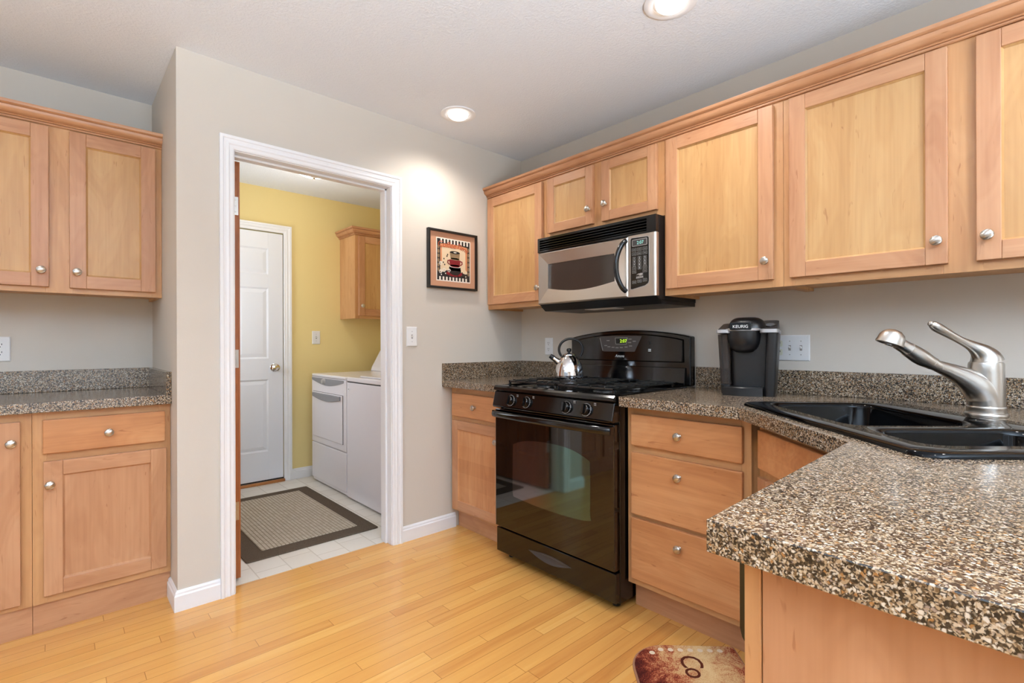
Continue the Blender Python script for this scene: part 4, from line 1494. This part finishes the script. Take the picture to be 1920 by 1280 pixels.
def aq(b, pts, lv):
    """a thin layer of the print: pts in 0..1 art coordinates"""
    x0 = 0.0103 + lv * 0.0003
    loops(b, [[(x0, AY0 + p * aw, AZ0 + q * ah) for p, q in pts], [(x0 + 0.0002, AY0 + p * aw, AZ0 + q * ah) for p, q in pts]])


def rect(p0, p1, q0, q1):
    return [(p0, q0), (p1, q0), (p1, q1), (p0, q1)]


def ell(cx, cy, rx, ry, a0=0.0, a1=2 * PI, n=20):
    return [(cx + rx * math.cos(a0 + (a1 - a0) * i / n), cy + ry * math.sin(a0 + (a1 - a0) * i / n)) for i in range(n if abs(a1 - a0 - 2 * PI) < 1e-6 else n + 1)]


ART = {}


def art(mat, pts, lv):
    aq(ART.setdefault((mat), bm_new()), pts, lv)


art('art_white', rect(-0.025, 1.025, -0.025, 1.025), 0)
art('art_black', rect(0, 1, 0, 1), 1)
for k in range(9):
    art('art_white', rect(0.10 + k * 0.1, 0.145 + k * 0.1, 0.90, 1.0), 2)
    art('art_white', rect(0.06 + k * 0.1, 0.11 + k * 0.1, 0.0, 0.085), 2)
for k in range(6):
    art('art_tan', ell(0.04, 0.25 + k * 0.11, 0.03, 0.05, n=8), 2)
    art('art_tan', ell(0.96, 0.2 + k * 0.12, 0.03, 0.055, n=8), 2)
art('art_cream', [(0.09, 0.20), (0.25, 0.12), (0.92, 0.20), (0.92, 0.86), (0.5, 0.90), (0.09, 0.88)], 3)
art('art_orange', [(0.09, 0.45), (0.14, 0.45), (0.14, 0.80), (0.86, 0.80), (0.86, 0.30), (0.92, 0.25), (0.92, 0.86), (0.5, 0.90), (0.09, 0.88)], 4)
art('art_black', [(0.08, 0.10), (0.92, 0.10), (0.92, 0.17), (0.6, 0.26), (0.3, 0.25), (0.08, 0.17)], 5)
for k in range(7):
    art('art_white', ell(0.12 + k * 0.125, 0.13 + 0.035 * (k % 2), 0.017, 0.017, n=8), 6)
art('art_red', ell(0.52, 0.18, 0.25, 0.075), 6)
art('art_black', ell(0.53, 0.25, 0.19, 0.11), 7)
art('art_black', [(0.34, 0.25), (0.72, 0.25), (0.70, 0.36), (0.36, 0.36)], 7)
art('art_white', ell(0.53, 0.355, 0.17, 0.03), 8)
art('art_red', [(0.38, 0.36), (0.68, 0.36), (0.70, 0.52), (0.36, 0.52)], 9)
art('art_red', ell(0.53, 0.37, 0.15, 0.035), 9)
art('art_red', [(0.37, 0.51), (0.30, 0.50), (0.29, 0.43), (0.37, 0.38), (0.37, 0.41), (0.32, 0.44), (0.33, 0.48), (0.37, 0.48)], 9)
art('art_red', [(0.69, 0.51), (0.76, 0.50), (0.77, 0.43), (0.69, 0.38), (0.69, 0.41), (0.74, 0.44), (0.73, 0.48), (0.69, 0.48)], 9)
art('art_tan', [(0.40, 0.53), (0.66, 0.53), (0.68, 0.70), (0.37, 0.70)], 10)
art('art_tan', ell(0.53, 0.54, 0.13, 0.03), 10)
art('art_cream', [(0.67, 0.67), (0.73, 0.66), (0.73, 0.59), (0.67, 0.56), (0.67, 0.585), (0.705, 0.605), (0.705, 0.64), (0.67, 0.645)], 10)
art('art_black', ell(0.525, 0.70, 0.155, 0.035), 11)
art('art_white', ell(0.53, 0.70, 0.05, 0.012), 12)
for p, q in ((0.31, 0.63), (0.29, 0.59), (0.20, 0.52), (0.18, 0.43), (0.22, 0.38), (0.76, 0.22)):
    art('art_black', ell(p, q, 0.018, 0.022, n=8), 5)
for p, q, r_ in ((0.10, 0.40, 0.05), (0.10, 0.20, 0.05), (0.20, 0.24, 0.055), (0.35, 0.24, 0.045)):
    n_ = 16
    pts = [(p + r_ * (1 - 0.6 * i / n_) * math.cos(i * 0.6), q + r_ * (1 - 0.6 * i / n_) * math.sin(i * 0.6)) for i in range(n_)]
    for a, b in zip(pts[:-1], pts[1:]):
        d_ = Vector((b[0] - a[0], b[1] - a[1])).normalized() * 0.007
        art('art_white', [(a[0] - d_.y, a[1] + d_.x), (a[0] + d_.y, a[1] - d_.x), (b[0] + d_.y, b[1] - d_.x), (b[0] - d_.y, b[1] + d_.x)], 8)
pr_ = None
for k, b in ART.items():
    o = obj('print', b, k, t_) if pr_ is None else obj('print_detail', b, k, pr_)
    pr_ = pr_ or o
for s_, cy_, cz_, sl in (('Coffee', -0.650, 1.762, -0.02), ('Time', -0.530, 1.752, -0.32)):
    bm = place(text_bm(s_, 0.052 if s_ == 'Coffee' else 0.046, 0.0002, shear=0.2), (0.0103 + 13 * 0.0003, cy_, cz_), (0, 1, sl), (0, -sl, 1))
    obj('lettering', bm, 'art_rust', pr_)

# ------------------------------------------------------------------ laundry
g = None
t_ = thing('clothes_dryer', 'white dryer with grey door handle beside the yellow wall', 'dryer', (-1.345, -0.48, 0.0))
X0, X1, Y0, Y1 = -1.683, -1.008, -0.845, -0.115
bm = bm_new()
box(bm, X0, X1, Y0 + 0.012, Y1, 0.012, 0.880)
obj('cabinet', bm, 'enamel', t_, 0.006)
bm = bm_new()
loops(bm, [[(x_, y_, z_) for x_, y_ in rrect(X0, X1, Y0 - 0.004, Y1, 0.02, 4)] for z_ in (0.8805, 0.902)])
obj('top', bm, 'enamel', t_, 0.005, smooth=35)
bm = bm_new()
box(bm, X0 + 0.002, X1 - 0.002, Y0, Y0 + 0.0115, 0.338, 0.878)
obj('front_panel', bm, 'enamel', t_, 0.004)
bm = bm_new()
box(bm, X0 + 0.002, X1 - 0.002, Y0, Y0 + 0.0115, 0.04, 0.332)
obj('lower_panel', bm, 'enamel', t_, 0.004)
bm = bm_new()
box(bm, X0 + 0.032, X1 - 0.0535, Y0 - 0.0016, Y0 - 0.0004, 0.388, 0.759)
obj('door_gasket', bm, 'slot', t_)
bm = bm_new()
box(bm, X0 + 0.035, X1 - 0.055, Y0 - 0.010, Y0 - 0.0018, 0.39, 0.757)
ddr = obj('door', bm, 'enamel', t_, 0.005)
bm = bm_new()
n_ = 14
up_l = [(X0 + 0.060 + (0.54) * i / n_, 0.752) for i in range(n_ + 1)]
lo_l = [(X0 + 0.060 + (0.54) * i / n_, 0.722 - 0.026 * math.sin(PI * i / n_)) for i in range(n_, -1, -1)]
loops(bm, [[(x_, Y0 - 0.0102, z_) for x_, z_ in up_l + lo_l], [(x_, Y0 - 0.022, z_ - 0.003) for x_, z_ in up_l + lo_l]])
obj('handle', bm, 'greyplastic', ddr, 0.004)
bm = bm_new()
up_l = [(X0 + 0.012 + 0.622 * i / n_, 0.872) for i in range(n_ + 1)]
lo_l = [(X0 + 0.012 + 0.622 * i / n_, 0.853 - 0.038 * math.sin(PI * i / n_)) for i in range(n_, -1, -1)]
loops(bm, [[(x_, Y0 - 0.0002, z_) for x_, z_ in up_l + lo_l], [(x_, Y0 - 0.004, z_) for x_, z_ in up_l + lo_l]])
obj('control_strip', bm, 'greyplastic', t_, 0.0015)
bm = bm_new()
lathe(bm, (-1.415, Y0 - 0.004, 0.848), (0, -1, 0), [(0.027, 0), (0.026, 0.004), (0.020, 0.005), (0.018, 0.018), (0.0, 0.019)], 24)
obj('dial', bm, 'silver', t_, smooth=40)
bm = bm_new()
prism(bm, [(-0.117, 0.9025), (-0.30, 0.9025), (-0.288, 0.94), (-0.205, 1.085), (-0.185, 1.098), (-0.117, 1.098)], lambda p, q, s: (s, p - 0.02, q), -1.668, -1.010)
obj('console', bm, 'enamel', t_, 0.008)
t_ = thing('washing_machine', 'white washing machine right of the dryer behind the doorway', 'washer', (-0.66, -0.48, 0.0))
X0, X1 = -1.002, -0.33
bm = bm_new()
box(bm, X0, X1, Y0, Y1, 0.014, 0.866)
obj('cabinet', bm, 'enamel', t_, 0.008)
bm = bm_new()
loops(bm, [[(x_, y_, z_) for x_, y_ in rrect(X0, X1, Y0 - 0.004, Y1, 0.02, 4)] for z_ in (0.872, 0.905)])
obj('top', bm, 'enamel', t_, 0.006, smooth=35)
bm = bm_new()
loops(bm, [[(x_, y_, z_) for x_, y_ in rrect(X0 + 0.08, X1 - 0.08, Y0 + 0.05, Y1 - 0.22, 0.05, 4)] for z_ in (0.9055, 0.915)])
obj('lid', bm, 'enamel', t_, 0.004, smooth=35)
bm = bm_new()
box(bm, X0 + 0.01, X1 - 0.01, Y0 + 0.004, Y1, 0.8655, 0.8725)
obj('gasket', bm, 'slot', t_)
bm = bm_new()
lathe(bm, (X0 + 0.04, Y0 - 0.0003, 0.815), (0, -1, 0), [(0.014, 0), (0.014, 0.002), (0.0, 0.002)], 20)
lathe(bm, (X0 + 0.037, Y0 - 0.002, 0.815), (0, -1, 0), [(0.006, 0), (0.006, 0.001), (0.0, 0.001)], 14, mi=1)
obj('badge', bm, ['print_white', 'greyplastic'], t_, smooth=40)
for nm_, xs_ in (('dryer', (-1.6, -1.09)), ('washer', (-0.92, -0.41))):
    par = [o for o in COL.objects if o.name.startswith('clothes_dryer' if nm_ == 'dryer' else 'washing_machine')][0]
    for sx in xs_:
        for sy in (-0.78, -0.18):
            bm = bm_new()
            cyl(bm, (sx, sy, -0.001), (sx, sy, 0.0145), 0.018, 12)
            obj('foot', bm, 'blackmatte', par, smooth=40)

LX = -1.829 + 0.306
c = cabinet('wall_cabinet', 'maple wall cabinet on the yellow laundry wall', 'cabinet', WEST, -0.533, -0.102, -1.829, LX, 1.370, 2.105,
            [(-0.533, -0.493), (-0.142, -0.102)], [(1.37, 1.41), (2.065, 2.105)], recess=0.012)
cab_door(c, WEST, -0.505, -0.130, 1.395, 2.085, LX, (-0.478, 1.478))
bm = bm_new()   # crown returns along the exposed side
rings = [[(-1.8285, -0.5335 - p, 2.092 + q) for p, q in CROWN], [(LX + p, -0.5335 - p, 2.092 + q) for p, q in CROWN], [(LX + p, -0.1025, 2.092 + q) for p, q in CROWN]]
loops(bm, rings)
tag(obj('crown_moulding', bm, 'frame_y', smooth=30), 'maple crown moulding wrapping the top of the laundry wall cabinet', 'moulding')

t_ = thing('area_rug', 'rectangular beige rug with brown border on the laundry floor', 'rug', (-0.9, -1.33, -0.001))
rq = [(-1.512, -1.70), (-0.297, -1.70), (-0.297, -0.955), (-1.512, -0.945)]
bm = bm_new()
slab(bm, rrect(-1.512, -0.299, -1.708, -0.955, 0.012, 3), None, 0.0, 0.008)
bmesh.ops.translate(bm, verts=bm.verts, vec=(0, 0, -0.001))
obj('border', bm, 'rug_brown', t_, 0.003)
bm = bm_new()
slab(bm, [(-1.418, -1.605), (-0.402, -1.605), (-0.402, -1.048), (-1.418, -1.048)], None, 0.0072, 0.0105)
obj('loop_field', bm, 'rug_loop', t_)

t_ = thing('flush_ceiling_light', 'white glass dome ceiling light in the laundry', 'ceiling light', (-1.02, -1.075, H))
bm = bm_new()
lathe(bm, (-1.02, -1.075, H), (0, 0, -1), [(0.155, 0.0005), (0.158, 0.012), (0.150, 0.022), (0.0, 0.022)], 40)
obj('canopy', bm, 'nickel', t_, smooth=40)
bm = bm_new()
lathe(bm, (-1.02, -1.075, H - 0.022), (0, 0, -1), [(0.148, 0.0), (0.145, 0.018), (0.125, 0.042), (0.09, 0.060), (0.045, 0.070), (0.012, 0.072)], 40, cap=False)
obj('glass_dome', bm, 'dome', t_, smooth=60)
bm = bm_new()
lathe(bm, (-1.02, -1.075, H - 0.0935), (0, 0, -1), [(0.018, 0.0), (0.019, 0.004), (0.012, 0.008), (0.006, 0.011), (0.009, 0.016), (0.006, 0.022), (0.0, 0.024)], 24)
obj('finial', bm, 'nickel', t_, smooth=40)
l = bpy.data.lights.new('laundry_lamp', 'POINT')
l.energy = 7
l.color = (1.0, 0.96, 0.90)
l.shadow_soft_size = 0.12
lo = bpy.data.objects.new('laundry_lamp', l)
COL.objects.link(lo)
lo.location = (-1.02, -1.075, H - 0.26)


# ------------------------------------------------------------------ recessed ceiling lights
def downlight(x, y, label, power=34, group='recessed ceiling lights'):
    root = thing('recessed_ceiling_light', label, 'ceiling light', (x, y, H), 0, group)
    b = bm_new()
    lathe(b, (x, y, H), (0, 0, -1), [(0.099, 0.0003), (0.099, 0.004), (0.090, 0.007), (0.068, 0.0025), (0.066, 0.0008)], 48)
    obj('trim_ring', b, 'white_trim', root, smooth=40)
    b = bm_new()
    lathe(b, (x, y, H - 0.0028), (0, 0, -1), [(0.056, 0.0), (0.054, 0.009), (0.044, 0.018), (0.026, 0.024), (0.0, 0.026)], 40)
    obj('bulb', b, 'bulb', root, smooth=60)
    l = bpy.data.lights.new('downlight_lamp', 'SPOT')
    l.energy = power
    l.color = (1.0, 0.95, 0.89)
    l.spot_size = math.radians(150)
    l.spot_blend = 0.9
    l.shadow_soft_size = 0.055
    o = bpy.data.objects.new('downlight_lamp', l)
    COL.objects.link(o)
    o.location = (x, y, H - 0.045)
    return root


downlight(0.297, -0.769, 'round recessed ceiling light nearest the picture and doorway')
downlight(1.585, -0.722, 'round recessed ceiling light cut off by the top edge')
downlight(0.297, -2.75, 'round recessed ceiling light near the niche, outside the view', 12)
downlight(1.585, -2.95, 'round recessed ceiling light behind the camera', 20)
downlight(2.9, -2.0, 'round recessed ceiling light over the peninsula, outside the view')
downlight(2.9, -0.722, 'round recessed ceiling light right of the sink, outside the view')

# ------------------------------------------------------------------ kitchen mat in front of the sink (u along sink front)
t_ = thing('kitchen_mat', 'red and tan patterned kitchen mat on the wood floor', 'mat', uvw(2.18, 0.62, 0.0), -PI / 4)
# local x = u, local y = v
MUx0, MUx1, MVy0, MVy1 = -0.548, 0.20, -0.185, 0.215
mp_ = rrect(MUx0, MUx1, MVy0, MVy1, (0.03, 0.012, 0.012, 0.14), 8)
bm = bm_new()
loops(bm, [[(a, b, 0.0003) for a, b in mp_], [(a, b, 0.009) for a, b in mp_]])
obj('binding', bm, 'mat_edge', t_, 0.002, local=True)
bm = bm_new()
c0 = ((MUx0 + MUx1) / 2, (MVy0 + MVy1) / 2)
ip = [(c0[0] + (a - c0[0]) * 0.982, c0[1] + (b - c0[1]) * 0.966) for a, b in mp_]
loops(bm, [[(a, b, 0.0085) for a, b in ip], [(a, b, 0.012) for a, b in ip]])
obj('pile', bm, 'mat_pile', t_, local=True)
bm = bm_new()
for k in range(8):
    lathe(bm, (MUx0 + 0.035 + (0.0 if k > 0 else 0.02), -0.10 + k * 0.036, 0.0119), (0, 0, 1), [(0.0105, 0), (0.0105, 0.0006), (0.0, 0.0006)], 9)
obj('dots', bm, 'mat_white', t_, local=True)
bm = place(text_bm('Co', 0.11, 0.0003, spacing=0.85), (MUx0 + 0.130, 0.022, 0.0124), (1, 0, 0), (0, 1, 0))
obj('lettering', bm, 'mat_dark', t_, local=True)
